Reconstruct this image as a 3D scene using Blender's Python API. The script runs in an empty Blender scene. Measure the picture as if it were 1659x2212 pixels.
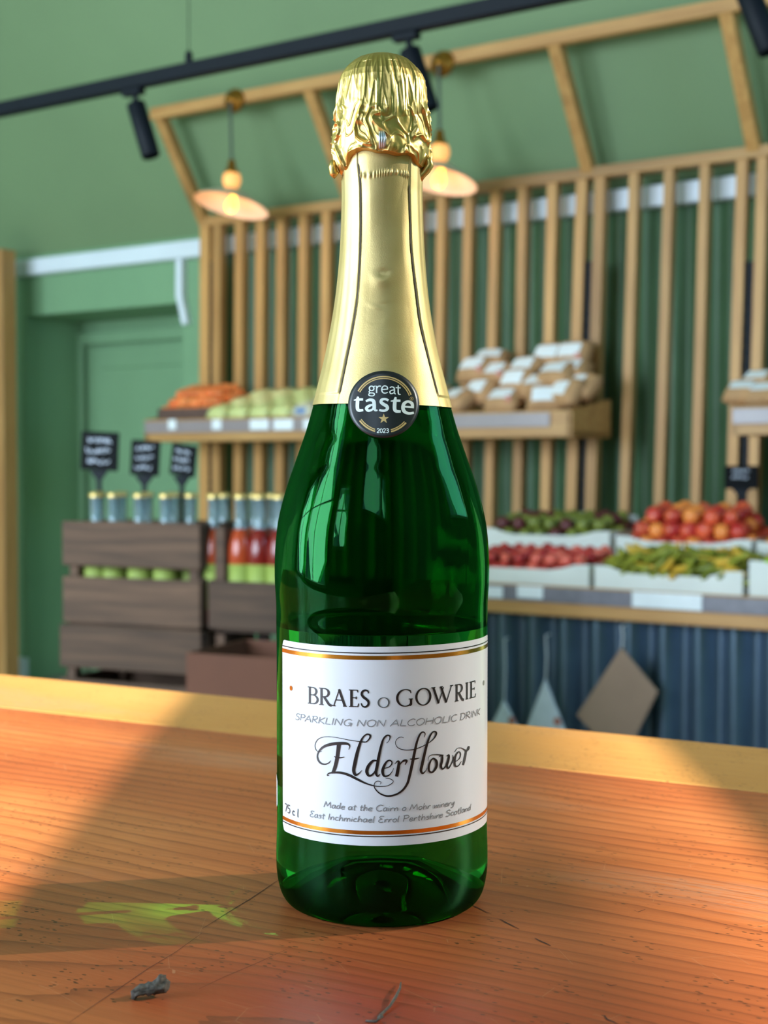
import bpy, bmesh, math, random
from math import sin, cos, pi, radians, atan2, sqrt
from mathutils import Vector, Matrix, noise as mn

random.seed(7)
SC = bpy.context.scene
COL = SC.collection

# ------------------------------------------------------------------ camera
F = 3050.0                       # focal length in pixels of the 1659x2212 frame
HC = 0.168                       # lens height above the counter top
PITCH = math.atan(103.0 / F)
SC.cycles.max_bounces = 10; SC.cycles.diffuse_bounces = 3; SC.cycles.glossy_bounces = 4; SC.cycles.transmission_bounces = 10
cam_d = bpy.data.cameras.new('camera')
cam_d.sensor_fit = 'VERTICAL'; cam_d.sensor_height = 36.0
cam_d.lens = F / 2212.0 * 36.0
cam_d.clip_start = 0.02; cam_d.clip_end = 100
cam_d.dof.use_dof = True; cam_d.dof.focus_distance = 0.515
cam_d.dof.aperture_fstop = cam_d.lens / 3.0
cam = bpy.data.objects.new('camera', cam_d); COL.objects.link(cam)
cam.location = (0, 0, HC); cam.rotation_euler = (pi / 2 - PITCH, 0, 0)
SC.camera = cam

# ------------------------------------------------------------------ world, sun, daylight
SC.view_settings.view_transform = 'Standard'
SC.view_settings.look = 'None'
SC.view_settings.gamma = 1.0
SC.view_settings.use_curve_mapping = False
SC.view_settings.exposure = -0.22
w = bpy.data.worlds.new('sky'); SC.world = w; w.use_nodes = True
bg = w.node_tree.nodes['Background']
bg.inputs['Color'].default_value = (0.42, 0.66, 1.0, 1); bg.inputs['Strength'].default_value = 1.6

def sun(name, d, strength, col, ang):
    l = bpy.data.lights.new(name, 'SUN'); l.energy = strength; l.color = col; l.angle = radians(ang)
    o = bpy.data.objects.new(name, l); COL.objects.link(o)
    o.rotation_euler = Vector(d).to_track_quat('-Z', 'Y').to_euler(); o.location = (0, 0, 6)
    return o
SUN_A = sun('sun_through_side_window', (-.985 * .893, -.17 * .893, -.45), 3.4, (1, .88, .70), 0.6)
SUN_B = sun('sun_through_shop_front', (0.0, .86, -.51), 21.0, (1, .90, .76), 0.5)

# wall frame: local x runs along the far wall to the right, local y points behind it
class Frame:
    def __init__(s, ox, oy, yaw):
        s.o = Vector((ox, oy, 0)); s.yaw = yaw
        s.u = Vector((cos(yaw), sin(yaw), 0)); s.v = Vector((-sin(yaw), cos(yaw), 0))
    def pix(s, px, py, d=0.0):
        """pixel -> local point on the vertical plane standing d in front of the frame's plane"""
        r = ray(px, py); c = Vector((0, 0, HC))
        p0 = s.o - s.v * d
        t = (p0 - c).dot(s.v) / r.dot(s.v)
        q = c + r * t - s.o
        return Vector((q.dot(s.u), q.dot(s.v), q.z))
    def world(s, x, y, z):
        return s.o + s.u * x + s.v * y + Vector((0, 0, z))
def ray(px, py):
    X = (px - 829.5) / F; v = (py - 1106.0) / F
    return Vector((X, cos(PITCH) - v * sin(PITCH), -sin(PITCH) - v * cos(PITCH)))
WALL = Frame(0, 6.144, -radians(34.1))

def area(name, x, y, z, face, sx, sz, energy, col):
    l = bpy.data.lights.new(name, 'AREA'); l.shape = 'RECTANGLE'; l.size = sx; l.size_y = sz
    l.energy = energy; l.color = col
    o = bpy.data.objects.new(name, l); COL.objects.link(o)
    o.location = WALL.world(x, y, z)
    d = WALL.u * face[0] + WALL.v * face[1]
    o.rotation_euler = Vector(d).to_track_quat('-Z', 'Z').to_euler()
    return o
SKYC = (.70, .85, 1.0)
FLOOR = -1.0; CEIL = 2.6
WIN_FRONT = [(-2.3, -0.4, -.2, 2.2), (0.0, 1.9, -.2, 2.2), (2.35, 2.9, .35, 1.55), (3.62, 4.627, 1.3, 2.35), (4.72, 5.005, 1.3, 2.35)]  # unseen openings; the last pair is shaped to cut the counter's sun patches
WIN_RIGHT = [(-3.3, -1.1, .95, 2.32)]
for i, (a, b, c, d) in enumerate(WIN_FRONT):
    area('daylight_window', (a + b) / 2, -7.12, (c + d) / 2, (0, 1), b - a, d - c, (72, 72, 44, 15, 18)[i] * (b - a) * (d - c), SKYC)
for a, b, c, d in WIN_RIGHT:
    area('daylight_window', 5.72, (a + b) / 2, (c + d) / 2, (-1, 0), b - a, d - c, 26 * (b - a) * (d - c), (.38, .66, 1.0))

# ------------------------------------------------------------------ helpers
def tag(o, label=None, cat=None, group=None, kind=None):
    if label: o['label'] = label
    if cat: o['category'] = cat
    if group: o['group'] = group
    if kind: o['kind'] = kind
    return o
def empty(name, loc=(0, 0, 0), rz=0, label=None, cat=None, group=None, kind=None):
    o = bpy.data.objects.new(name, None); COL.objects.link(o)
    o.empty_display_size = .05
    o.location = loc; o.rotation_euler = (0, 0, rz)
    return tag(o, label, cat, group, kind)
def obj(name, me, m=None, parent=None, smooth=False):
    if isinstance(me, bmesh.types.BMesh):
        d = bpy.data.meshes.new(name); me.to_mesh(d); me.free(); me = d
    if smooth:
        me.polygons.foreach_set('use_smooth', [True] * len(me.polygons))
    if m is not None and not me.materials: me.materials.append(m)
    o = bpy.data.objects.new(name, me); COL.objects.link(o)
    if parent: o.parent = parent
    return o
def pyd(name, v, f, m=None, parent=None, smooth=False):
    me = bpy.data.meshes.new(name); me.from_pydata([tuple(p) for p in v], [], f); me.update()
    return obj(name, me, m, parent, smooth)
def bx(bm, x0, x1, y0, y1, z0, z1, bev=0.0):
    g = bmesh.ops.create_cube(bm, size=1.0, matrix=Matrix.Translation(((x0 + x1) / 2, (y0 + y1) / 2, (z0 + z1) / 2)) @ Matrix.Diagonal((abs(x1 - x0), abs(y1 - y0), abs(z1 - z0), 1)))
    if bev:
        es = list({e for v in g['verts'] for e in v.link_edges})
        bmesh.ops.bevel(bm, geom=es, offset=bev, segments=1, affect='EDGES', profile=.5)
def box(name, x0, x1, y0, y1, z0, z1, m, parent=None, bev=0.003):
    bm = bmesh.new(); bx(bm, x0, x1, y0, y1, z0, z1, bev)
    return obj(name, bm, m, parent)
def beam(bm, a, b, wx, wy, side=Vector((1, 0, 0)), bev=.003):
    """square bar from a to b; wx across `side`, wy across the other"""
    a = Vector(a); b = Vector(b); d = (b - a); L = d.length; d.normalize()
    y = d.cross(side).normalized(); x = y.cross(d).normalized()
    M = Matrix((x, y, d)).transposed().to_4x4(); M.translation = (a + b) / 2
    g = bmesh.ops.create_cube(bm, size=1, matrix=M @ Matrix.Diagonal((wx, wy, L, 1)))
    if bev:
        es = list({e for v in g['verts'] for e in v.link_edges})
        bmesh.ops.bevel(bm, geom=es, offset=bev, segments=1, affect='EDGES')
def prism(bm, poly, y0, y1):
    """polygon in x,z extruded along y"""
    n = len(poly)
    a = [bm.verts.new((p[0], y0, p[1])) for p in poly]; b = [bm.verts.new((p[0], y1, p[1])) for p in poly]
    bm.faces.new(a); bm.faces.new(b[::-1])
    for i in range(n):
        j = (i + 1) % n; bm.faces.new((a[j], a[i], b[i], b[j]))
    bmesh.ops.recalc_face_normals(bm, faces=bm.faces)
def lathe(bm, prof, n=32, cx=0, cy=0, cap=True, tf=None):
    rows = []
    for r, z in prof:
        if r < 1e-6: rows.append([bm.verts.new((cx, cy, z))])
        else: rows.append([bm.verts.new((cx + r * cos(2 * pi * k / n), cy + r * sin(2 * pi * k / n), z)) for k in range(n)])
    for a, b in zip(rows, rows[1:]):
        for k in range(n):
            j = (k + 1) % n
            if len(a) == 1 and len(b) == 1: continue
            if len(a) == 1: bm.faces.new((a[0], b[j], b[k]))
            elif len(b) == 1: bm.faces.new((a[k], a[j], b[0]))
            else: bm.faces.new((a[k], a[j], b[j], b[k]))
    vs = [v for r in rows for v in r]
    if tf is not None: bmesh.ops.transform(bm, matrix=tf, verts=vs)
    return vs
def tube(bm, pts, r, n=8):
    pts = [Vector(p) for p in pts]; rings = []
    for i, p in enumerate(pts):
        d = (pts[min(i + 1, len(pts) - 1)] - pts[max(i - 1, 0)]).normalized()
        a = d.orthogonal().normalized(); b = d.cross(a)
        rr = r[i] if isinstance(r, (list, tuple)) else r
        rings.append([bm.verts.new(p + a * rr * cos(2 * pi * k / n) + b * rr * sin(2 * pi * k / n)) for k in range(n)])
    for i in range(len(rings) - 1):
        A, B = rings[i], rings[i + 1]
        off = min(range(n), key=lambda o: sum((A[k].co - B[(k + o) % n].co).length_squared for k in range(n)))
        for k in range(n):
            bm.faces.new((A[k], A[(k + 1) % n], B[(k + 1 + off) % n], B[(k + off) % n]))
        rings[i + 1] = B[off:] + B[:off]
    bm.faces.new(rings[0][::-1]); bm.faces.new(rings[-1])
def copytree(o, parent=None, **kw):
    c = o.copy(); COL.objects.link(c); c.parent = parent
    for ch in list(o.children):
        copytree(ch, c)
    return c

# ------------------------------------------------------------------ materials
def S(r, g, b):
    f = lambda c: (c / 255 / 12.92) if c / 255 <= .04045 else ((c / 255 + .055) / 1.055) ** 2.4
    return (f(r), f(g), f(b), 1)
class NT:
    def __init__(s, name):
        s.m = bpy.data.materials.new(name); s.m.use_nodes = True
        s.t = s.m.node_tree; s.p = s.t.nodes['Principled BSDF']
    def n(s, typ, **kw):
        nd = s.t.nodes.new(typ)
        for k, v in kw.items():
            if k.startswith('i_'):
                key = k[2:]; key = int(key) if key.isdigit() else key.replace('_', ' ')
                s.put(nd.inputs[key], v)
            else: setattr(nd, k, v)
        return nd
    def put(s, sock, v):
        if isinstance(v, bpy.types.NodeSocket): s.t.links.new(v, sock)
        else: sock.default_value = v
    def math(s, op, a, b=0.0, c=0.0, clamp=False):
        nd = s.t.nodes.new('ShaderNodeMath'); nd.operation = op; nd.use_clamp = clamp
        s.put(nd.inputs[0], a); s.put(nd.inputs[1], b); s.put(nd.inputs[2], c)
        return nd.outputs[0]
    def mix(s, f, a, b, mode='MIX'):
        nd = s.t.nodes.new('ShaderNodeMix'); nd.data_type = 'RGBA'; nd.blend_type = mode
        s.put(nd.inputs['Factor'], f); s.put(nd.inputs['A'], a); s.put(nd.inputs['B'], b)
        return nd.outputs['Result']
    def noise(s, vec, scale, detail=3, rough=.5, dist=0.0):
        nd = s.n('ShaderNodeTexNoise', i_Scale=scale, i_Detail=detail, i_Roughness=rough, i_Distortion=dist)
        if vec is not None: s.t.links.new(vec, nd.inputs['Vector'])
        return nd.outputs['Fac']
    def coords(s, scale=(1, 1, 1), kind='Object'):
        tc = s.n('ShaderNodeTexCoord'); mp = s.n('ShaderNodeMapping', i_Scale=scale)
        s.t.links.new(tc.outputs[kind], mp.inputs['Vector']); return mp.outputs['Vector']
    def ramp(s, f, stops):
        nd = s.t.nodes.new('ShaderNodeValToRGB'); s.put(nd.inputs[0], f)
        e = nd.color_ramp.elements
        while len(e) > 1: e.remove(e[-1])
        for i, (p, c) in enumerate(stops):
            q = e[0] if i == 0 else e.new(p); q.position = p; q.color = c if len(c) == 4 else (*c, 1)
        return nd.outputs[0]
    def bump(s, h, st, dist=.001):
        b = s.n('ShaderNodeBump', i_Strength=st, i_Distance=dist); s.put(b.inputs['Height'], h)
        s.t.links.new(b.outputs[0], s.p.inputs['Normal'])
    def setp(s, **kw):
        for k, v in kw.items(): s.put(s.p.inputs[k.replace('_', ' ')], v)
        return s.m
def flat(name, col, rough=.5, metal=0.0, var=.12, vs=30, spec=.5):
    t = NT(name); v = t.coords()
    nz = t.noise(v, vs, 4)
    dk = tuple(c * (1 - var) for c in col[:3]) + (1,); lt = tuple(min(1, c * (1 + var)) for c in col[:3]) + (1,)
    c = t.ramp(nz, [(.3, dk), (.7, lt)])
    return t.setp(Base_Color=c, Roughness=rough, Metallic=metal, Specular_IOR_Level=spec)
def wood(name, a, b, along='z', rough=.5, knots=True):
    t = NT(name)
    sc = {'z': (40, 40, 2.2), 'x': (2.2, 40, 40), 'y': (40, 2.2, 40)}[along]
    info = t.n('ShaderNodeObjectInfo')
    v = t.coords(sc)
    ad = t.n('ShaderNodeVectorMath', operation='ADD'); t.t.links.new(v, ad.inputs[0])
    cm = t.n('ShaderNodeCombineXYZ'); rr = t.math('MULTIPLY', info.outputs['Random'], 50.0)
    for i in range(3): t.put(cm.inputs[i], rr)
    t.t.links.new(cm.outputs[0], ad.inputs[1])
    n1 = t.noise(ad.outputs[0], 1.0, 5, .6, .6)
    c = t.ramp(n1, [(.25, a), (.75, b)])
    n2 = t.noise(ad.outputs[0], .22, 2)
    c = t.mix(t.math('MULTIPLY', t.math('SUBTRACT', n2, .62, clamp=True), 4.0, clamp=True), c, tuple(x * .35 for x in a[:3]) + (1,))
    rnd = t.math('MULTIPLY_ADD', info.outputs['Random'], .35, .82)
    hs = t.n('ShaderNodeHueSaturation'); t.put(hs.inputs['Value'], rnd); t.put(hs.inputs['Color'], c)
    t.bump(n1, .25, .002)
    return t.setp(Base_Color=hs.outputs[0], Roughness=rough)
def emit(name, col, st):
    t = NT(name); return t.setp(Base_Color=col, Emission_Color=col, Emission_Strength=st)

M = {}
M['green'] = flat('green_paint', S(122, 160, 120), .55, 0, .05, 2.5)
M['green_ceiling'] = flat('green_ceiling_paint', S(118, 142, 102), .6, 0, .05, 1.5)
M['green_sheet'] = flat('green_sheet', S(76, 108, 74), .5, 0, .1, 4)
M['white'] = flat('white_paint', S(225, 232, 240), .45, 0, .03, 5)
M['floor'] = flat('concrete', S(150, 145, 135), .7, 0, .15, 3)
M['pine_z'] = wood('pine_upright', S(164, 112, 58), S(206, 156, 92), 'z')
M['pine_x'] = wood('pine_along', S(170, 116, 62), S(208, 158, 96), 'x')
M['black'] = flat('black_metal', S(11, 16, 25), .6, 0, .1, 10, .2)
M['chalkboard'] = flat('chalkboard', S(9, 11, 15), .8, 0, .15, 12, .2)
M['chalk'] = flat('chalk', S(205, 210, 225), .9, 0, .05)
M['brass'] = flat('brass', S(176, 120, 48), .35, .9, .1, 20)
M['crate'] = wood('old_crate_wood', S(50, 35, 27), S(106, 78, 60), 'x', .8)
M['carton'] = flat('white_carton', S(222, 222, 216), .7, 0, .04, 8)
M['paper'] = flat('white_paper', S(235, 236, 238), .7, 0, .03, 20)
M['kraft'] = flat('kraft_paper', S(186, 140, 96), .75, 0, .14, 14)
M['greybrown'] = flat('grey_brown_paper', S(158, 128, 108), .8, 0, .06, 8)
M['ticket_rail'] = flat('ticket_rail', S(150, 134, 134), .3, 0, .05, 8)
M['zinc'] = flat('corrugated_zinc', S(104, 124, 144), .36, .75, .12, 6)

# ------------------------------------------------------------------ the room (all in the wall frame)
ROT = WALL.yaw
def wroot(name, label=None, cat=None, group=None, kind=None):
    return empty(name, WALL.o, ROT, label, cat, group, kind)
def wobj(name, me, m, kind='structure', smooth=False):
    o = obj(name, me, m, None, smooth); o.location = WALL.o; o.rotation_euler = (0, 0, ROT)
    if kind: o['kind'] = kind
    return o
def wall_with_holes(bm, a0, a1, z0, z1, holes, put):
    """holes sorted along a: (a, b, zlo, zhi)"""
    x = a0
    for (a, b, lo, hi) in holes:
        put(bm, x, a, z0, z1); put(bm, a, b, z0, lo); put(bm, a, b, hi, z1); x = b
    put(bm, x, a1, z0, z1)
SL, SR, DF = -2.9, 5.6, -7.0
fl = bmesh.new(); bx(fl, SL - .3, SR + .3, DF - .3, 1.0, FLOOR - .1, FLOOR); wobj('floor', fl, M['floor'])
# far wall: plain painted part with a door recess, corrugated part behind the slats
YW = 0.14                                     # the wall stands this far behind the slats
jz = WALL.pix(230, 533, -YW).z                # where the wall meets the sloped ceiling
dl = WALL.pix(57, 900, -YW).x; dr = WALL.pix(396, 900, -YW).x
dtop = WALL.pix(230, 668, -YW).z
sheet_s = WALL.pix(470, 900, -YW).x
bm = bmesh.new()
wall_with_holes(bm, SL, sheet_s, FLOOR, jz + .02, [(dl, dr, FLOOR, dtop)], lambda b, x0, x1, z0, z1: (x1 - x0 > 1e-4 and z1 - z0 > 1e-4) and bx(b, x0, x1, YW, YW + .42, z0, z1))
bx(bm, dl - .1, dr + .1, YW + .42, YW + .5, FLOOR, dtop + .1)
bx(bm, sheet_s, SR, YW + .06, YW + .5, FLOOR, jz + .02)
wobj('wall_back', bm, M['green'])
# corrugated sheet
v = []; f = []
n = 800; x0, x1 = sheet_s + .01, 3.4
for i in range(n + 1):
    x = x0 + (x1 - x0) * i / n; y = YW + .02 - .014 * cos(2 * pi * x / .115)
    v += [(x, y, FLOOR), (x, y, jz + .01)]
    if i: f.append((2 * i - 2, 2 * i, 2 * i + 1, 2 * i - 1))
me = bpy.data.meshes.new('trim_1'); me.from_pydata(v, [], f); wobj('trim_1', me, M['green_sheet'], 'structure', True)['label'] = 'dark green corrugated sheet behind the slats'
# sloped ceiling, then flat
v = []; slope = 1.63
d1 = (CEIL - jz) / slope
bm = bmesh.new()
prof = [(YW + .3, jz - .0), (YW - .0, jz), (YW - d1, CEIL), (DF - .3, CEIL), (DF - .3, CEIL + .12), (YW - d1 + .06, CEIL + .12), (YW + .3, jz + .12 * 2)]
vs0 = [bm.verts.new((SL - .3, y, z)) for y, z in prof]; vs1 = [bm.verts.new((SR + .3, y, z)) for y, z in prof]
bm.faces.new(vs0); bm.faces.new(vs1[::-1])
for i in range(len(prof)):
    j = (i + 1) % len(prof); bm.faces.new((vs0[j], vs0[i], vs1[i], vs1[j]))
bmesh.ops.recalc_face_normals(bm, faces=bm.faces)
wobj('ceiling', bm, M['green_ceiling'])
bm = bmesh.new(); bx(bm, SL - .3, SL, DF - .3, YW + .5, FLOOR, CEIL + .1); wobj('wall_left', bm, M['green'])
bm = bmesh.new()
wall_with_holes(bm, SL, SR + .3, FLOOR, CEIL + .1, WIN_FRONT, lambda b, x0, x1, z0, z1: bx(b, x0, x1, DF - .1, DF, z0, z1))
wobj('wall_front', bm, M['green'])
bm = bmesh.new()
wall_with_holes(bm, DF, YW + .5, FLOOR, CEIL + .1, WIN_RIGHT, lambda b, x0, x1, z0, z1: bx(b, SR, SR + .1, x0, x1, z0, z1))
wobj('wall_right', bm, M['green'])
for i, (a, b, c, d) in enumerate(WIN_FRONT):
    r = wroot('window_%d' % (i + 1), kind='structure')
    bm = bmesh.new()
    bx(bm, a - .05, b + .05, DF - .02, DF + .03, d, d + .06); bx(bm, a - .05, b + .05, DF - .02, DF + .03, c - .06, c)
    bx(bm, a - .05, a, DF - .02, DF + .03, c, d); bx(bm, b, b + .05, DF - .02, DF + .03, c, d)
    obj('window_frame', bm, M['white'], r)
    if i in (0, 1, 2):
        box('glazing_bar', (a + b) / 2 - .02, (a + b) / 2 + .02, DF - .03, DF + .02, c, d, M['white'], r)
        box('glazing_bar', a, b, DF - .025, DF + .015, c + .68 * (d - c) - .02, c + .68 * (d - c) + .02, M['white'], r)
a, b, c, d = WIN_RIGHT[0]
r = wroot('window_6', kind='structure')
bm = bmesh.new()
for (p, q) in ((c - .06, c), (d, d + .06)): bx(bm, SR - .03, SR + .02, a - .05, b + .05, p, q)
for (p, q) in ((a - .05, a), (b, b + .05)): bx(bm, SR - .03, SR + .02, p, q, c, d)
obj('window_frame', bm, M['white'], r)
# unseen trunk-shaped blocker, added outside to soften one side of a sun patch
bm = bmesh.new(); lathe(bm, [(.17, -1.3), (.14, -.5), (.128, 1), (.125, 3), (.125, 8.5), (0, 8.6)], 20, -.01, -9.5)
tag(obj('sun_blocker', bm, flat('bark', S(80, 66, 52), .9, 0, .3, 12), None, True), 'tree trunk standing outside the shop front window', 'tree')

# white rail along the wall and its down pipe
a = WALL.pix(18, 575, -YW + .06); b = WALL.pix(437, 535, -YW + .06)
zc = (WALL.pix(230, 557, -YW + .06).z)
bm = bmesh.new(); bx(bm, WALL.pix(14, 560, -YW + .06).x, 3.2, YW - .06, YW, zc - .042, zc + .042, .006)
r = wobj('trim_2', bm, M['white']); r['label'] = 'white rail along the top of the wall'
p1 = WALL.pix(385, 560, -YW + .04); p2 = WALL.pix(385, 645, -YW + .04); p3 = WALL.pix(396, 700, -YW + .04)
bm = bmesh.new(); beam(bm, (p1.x, YW - .02, zc), (p2.x, YW - .02, p2.z), .04, .04); beam(bm, (p2.x, YW - .02, p2.z + .012), (p3.x, YW - .015, p3.z), .036, .036)
wobj('trim_3', bm, M['white'])['label'] = 'white bent drop pipe beside the door recess'
# door in the recess
r = wroot('door_1', kind='structure'); r['label'] = 'green painted door set back in a recess'
yb = YW + .42
il = WALL.pix(172, 900, -yb).x; ir = dr - .03; it = WALL.pix(300, 712, -yb).z
bm = bmesh.new()
bx(bm, il, il + .07, yb - .045, yb, FLOOR, it, .006); bx(bm, il, ir, yb - .045, yb, it - .07, it, .006)
obj('door_frame', bm, M['green'], r)
box('door_leaf', il + .1, ir, yb - .025, yb, FLOOR + .01, it - .09, M['green'], r)
box('door_panel', il + .2, ir - .14, yb - .034, yb - .02, .0, it - .2, M['green'], r, .008)
box('door_panel', il + .2, ir - .14, yb - .034, yb - .02, FLOOR + .15, -.1, M['green'], r, .008)
bm = bmesh.new(); bx(bm, SL, dl, YW - .02, YW, FLOOR, FLOOR + .12); wobj('baseboard_left', bm, M['white'])
# timber post at the far left
a = WALL.pix(-30, 540, .1).x; b = WALL.pix(22, 540, .1).x; zt = WALL.pix(10, 541, .1).z
o = wobj('timber_post', (lambda bm: (bx(bm, a, b, -.16, -.06, FLOOR, zt, .006), bm)[1])(bmesh.new()), M['pine_z'], None)
tag(o, 'square pine post at the far left in front of the green wall', 'post')

# ------------------------------------------------------------------ slatted timber frame with canopy
fr = wroot('slatted_frame', 'pine frame of upright slats with a canopy rail and braces', 'slat screen')
railz = WALL.pix(1100, 398, 0).z
ROWS = [(448, 446, 24), (474, 472, 22), (522, 519, 22), (567, 563, 22), (612, 608, 22), (660, 655, 22), (709, 703, 22),
        (758, 751, 22), (808, 800, 22), (858, 850, 22), (907, 898, 22), (957, 948, 22), (1015, 1005, 23), (1072, 1061, 23), (1132, 1122, 24), (1195, 1183, 25),
        (1257, 1239, 27), (1297, 1281, 27), (1370, 1354, 25), (1445, 1428, 25), (1522, 1507, 25), (1602, 1585, 28), (1646, 1630, 28), (1720, 1702, 28), (1790, 1770, 28)]
zlo = -.42
for (xa, xb, wpx) in ROWS:
    pa = WALL.pix(xa, 500, 0); pb = WALL.pix(xb, 1040, 0)
    k = (pb.x - pa.x) / (pb.z - pa.z)
    at = lambda z: pa.x + k * (z - pa.z)
    hw = .5 * (WALL.pix(xa + wpx / 2, 500, 0).x - WALL.pix(xa - wpx / 2, 500, 0).x) * .80
    bm = bmesh.new(); z0, z1 = zlo, railz - .022
    prism(bm, [(at(z0) - hw, z0), (at(z0) + hw, z0), (at(z1) + hw, z1), (at(z1) - hw, z1)], -.022, .022)
    obj('slat', bm, M['pine_z'], fr)
s0 = WALL.pix(437, 480, 0).x; s1 = WALL.pix(1900, 400, 0).x
box('top_rail', s0, s1, -.03, .03, railz - .022, railz + .022, M['pine_x'], fr)
box('bottom_rail', s0, s1, -.02, .02, zlo - .05, zlo, M['pine_x'], fr)
DB = .31
bz = WALL.pix(1000, 122, DB).z
bl = WALL.pix(330, 240, DB).x
box('canopy_beam', bl, s1, -DB - .022, -DB + .022, bz - .026, bz + .026, M['pine_x'], fr)
for px in (443, 760, 1275, 1632, 1950):
    x = WALL.pix(px, 400, 0).x
    bm = bmesh.new(); beam(bm, (x, -.0, railz + .0), (x, -DB, bz), .05, .05)
    obj('brace', bm, M['pine_z'], fr)
for (pa, pb) in ((1277, 1260), (1624, 1607), (462, 460)):
    a = WALL.pix(pa, 560, 0).x; b = WALL.pix(pb, 1080, 0).x; zt = WALL.pix(pa, 565, 0).z
    bm = bmesh.new(); prism(bm, [(b - .016, zlo), (b + .016, zlo), (a + .016, zt), (a - .016, zt)], -.012, .012)
    for q in range(26):
        z = zlo + .05 + q * .045; xx = b + (a - b) * (z - zlo) / (zt - zlo)
        bx(bm, xx - .017, xx + .017, -.016, -.012, z, z + .012)
    obj('shelf_upright', bm, M['black'], fr)['label'] = 'black slotted metal upright'

# ------------------------------------------------------------------ pendant lamps
M['cord'] = flat('grey_cord', S(70, 80, 70), .6)
M['amber'] = emit('amber_holder', S(255, 176, 100), 1.1)
M['bulb'] = emit('warm_bulb', S(255, 190, 70), 5.0)
tl = NT('enamel_shade')
M['shade_in'] = tl.setp(Base_Color=S(250, 214, 186), Roughness=.5)
M['shade_out'] = flat('shade_outer', S(196, 190, 165), .4)
def pendant(px_disc, py_disc, px_s, py_s, wpx, label):
    pd = WALL.pix(px_disc, py_disc, DB + .05)
    Y = WALL.world(*pd).y
    R = wpx / 2 * Y / F
    ps = WALL.pix(px_s, py_s, DB + .05)
    base = WALL.world(pd.x, pd.y, 0)
    t = empty('pendant_lamp', (base.x, base.y, ps.z), ROT, label, 'lamp', 'pendant lamps on the canopy')
    dz = pd.z - ps.z
    bm = bmesh.new(); lathe(bm, [(0, 0), (.05, 0), (.052, .008), (.046, .022), (.018, .03), (.012, .05), (0, .05)], 24, tf=Matrix.Translation((0, .028, dz)) @ Matrix.Rotation(pi / 2, 4, 'X'))
    obj('ceiling_rose', bm, M['brass'], t, True)
    bm = bmesh.new(); tube(bm, [(0, -.01, dz), (0, -.004, dz * .7), (0, 0, .175)], .006)
    obj('cord', bm, M['cord'], t)
    bm = bmesh.new(); lathe(bm, [(0, .19), (.012, .185), (.018, .17), (.018, .15), (.03, .14), (.032, .12), (.012, .11)], 20)
    obj('cap', bm, M['brass'], t, True)
    bm = bmesh.new(); lathe(bm, [(.012, .135), (.034, .125), (.04, .10), (.034, .075), (.022, .06), (0, .058)], 20)
    obj('glass_collar', bm, M['amber'], t, True)
    tf = Matrix.Rotation(radians(-13), 4, 'X') @ Matrix.Rotation(radians(6), 4, 'Y')
    bm = bmesh.new(); lathe(bm, [(.022, .062), (.05, .052), (R * .6, .028), (R * .92, .002), (R, -.012)], 40, tf=tf)
    s = obj('shade', bm, M['shade_out'], t, True)
    bm = bmesh.new(); lathe(bm, [(R * .995, -.013), (R * .9, -.001), (R * .58, .024), (.05, .047), (0, .056)], 40, tf=tf)
    obj('shade_lining', bm, M['shade_in'], s, True)
    bm = bmesh.new(); lathe(bm, [(0, -.042), (.018, -.036), (.026, -.018), (.022, .004), (.012, .02), (.012, .045)], 20, tf=tf)
    obj('bulb', bm, M['bulb'], t, True)
    l = bpy.data.lights.new('lamp_glow', 'POINT'); l.energy = 1.0; l.color = (1, .62, .36); l.shadow_soft_size = .03
    lo = bpy.data.objects.new('lamp_glow', l); COL.objects.link(lo); lo.parent = t; lo.location = tf @ Vector((0, 0, -.06))
pendant(500, 215, 490, 440, 163, 'pendant lamp with wide shallow shade, left of the bottle neck')
pendant(950, 135, 945, 385, 166, 'pendant lamp with wide shallow shade, right of the bottle neck')

# ------------------------------------------------------------------ black lighting track with spot heads
DT = 1.79
tz = WALL.pix(310, 173, DT).z
t = wroot('lighting_track', 'long black lighting track hung under the sloped green ceiling', 'track')
a = WALL.pix(-160, 200, DT).x; b = WALL.pix(1900, 0, DT).x
box('track_rail', a, b, -DT - .02, -DT + .02, tz - .022, tz + .022, M['black'], t)
for px in (408, 1300):
    x = WALL.pix(px, 140, DT).x
    bm = bmesh.new(); lathe(bm, [(.012, 0), (.012, .03), (.006, .04), (0, .04)], 12, x, -DT, tf=Matrix.Translation((0, 0, tz + .02)))
    tube(bm, [(x, -DT, tz + .05), (x, -DT, CEIL)], .0015, 6); obj('hanger', bm, M['black'], t)
def spot(px, lean, tw, label):
    x = WALL.pix(px, 100, DT).x
    o = empty('spotlight', WALL.world(x, -DT, tz - .022), ROT, label, 'spotlight', 'spotlights on the track')
    box('adapter', -.05, .03, -.016, .016, -.02, 0, M['black'], o)
    bm = bmesh.new(); tube(bm, [(0, 0, -.02), (0, 0, -.05)], .009); obj('stem', bm, M['black'], o)
    tf = Matrix.Translation((0, 0, -.045)) @ Matrix.Rotation(tw, 4, 'X') @ Matrix.Rotation(lean, 4, 'Y')
    bm = bmesh.new(); lathe(bm, [(0, .0), (.026, 0), (.03, -.005), (.03, -.175), (.027, -.18), (.024, -.165), (0, -.16)], 28, tf=tf)
    obj('head', bm, M['black'], o, True)
spot(292, radians(-16), radians(6), 'leftmost black spotlight on the track, above the left lamp')
spot(884, radians(-17), radians(6), 'black spotlight on the track behind the gold bottle cap')
spot(1607, radians(-20), radians(4), 'black spotlight cut off by the upper right corner')

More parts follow.
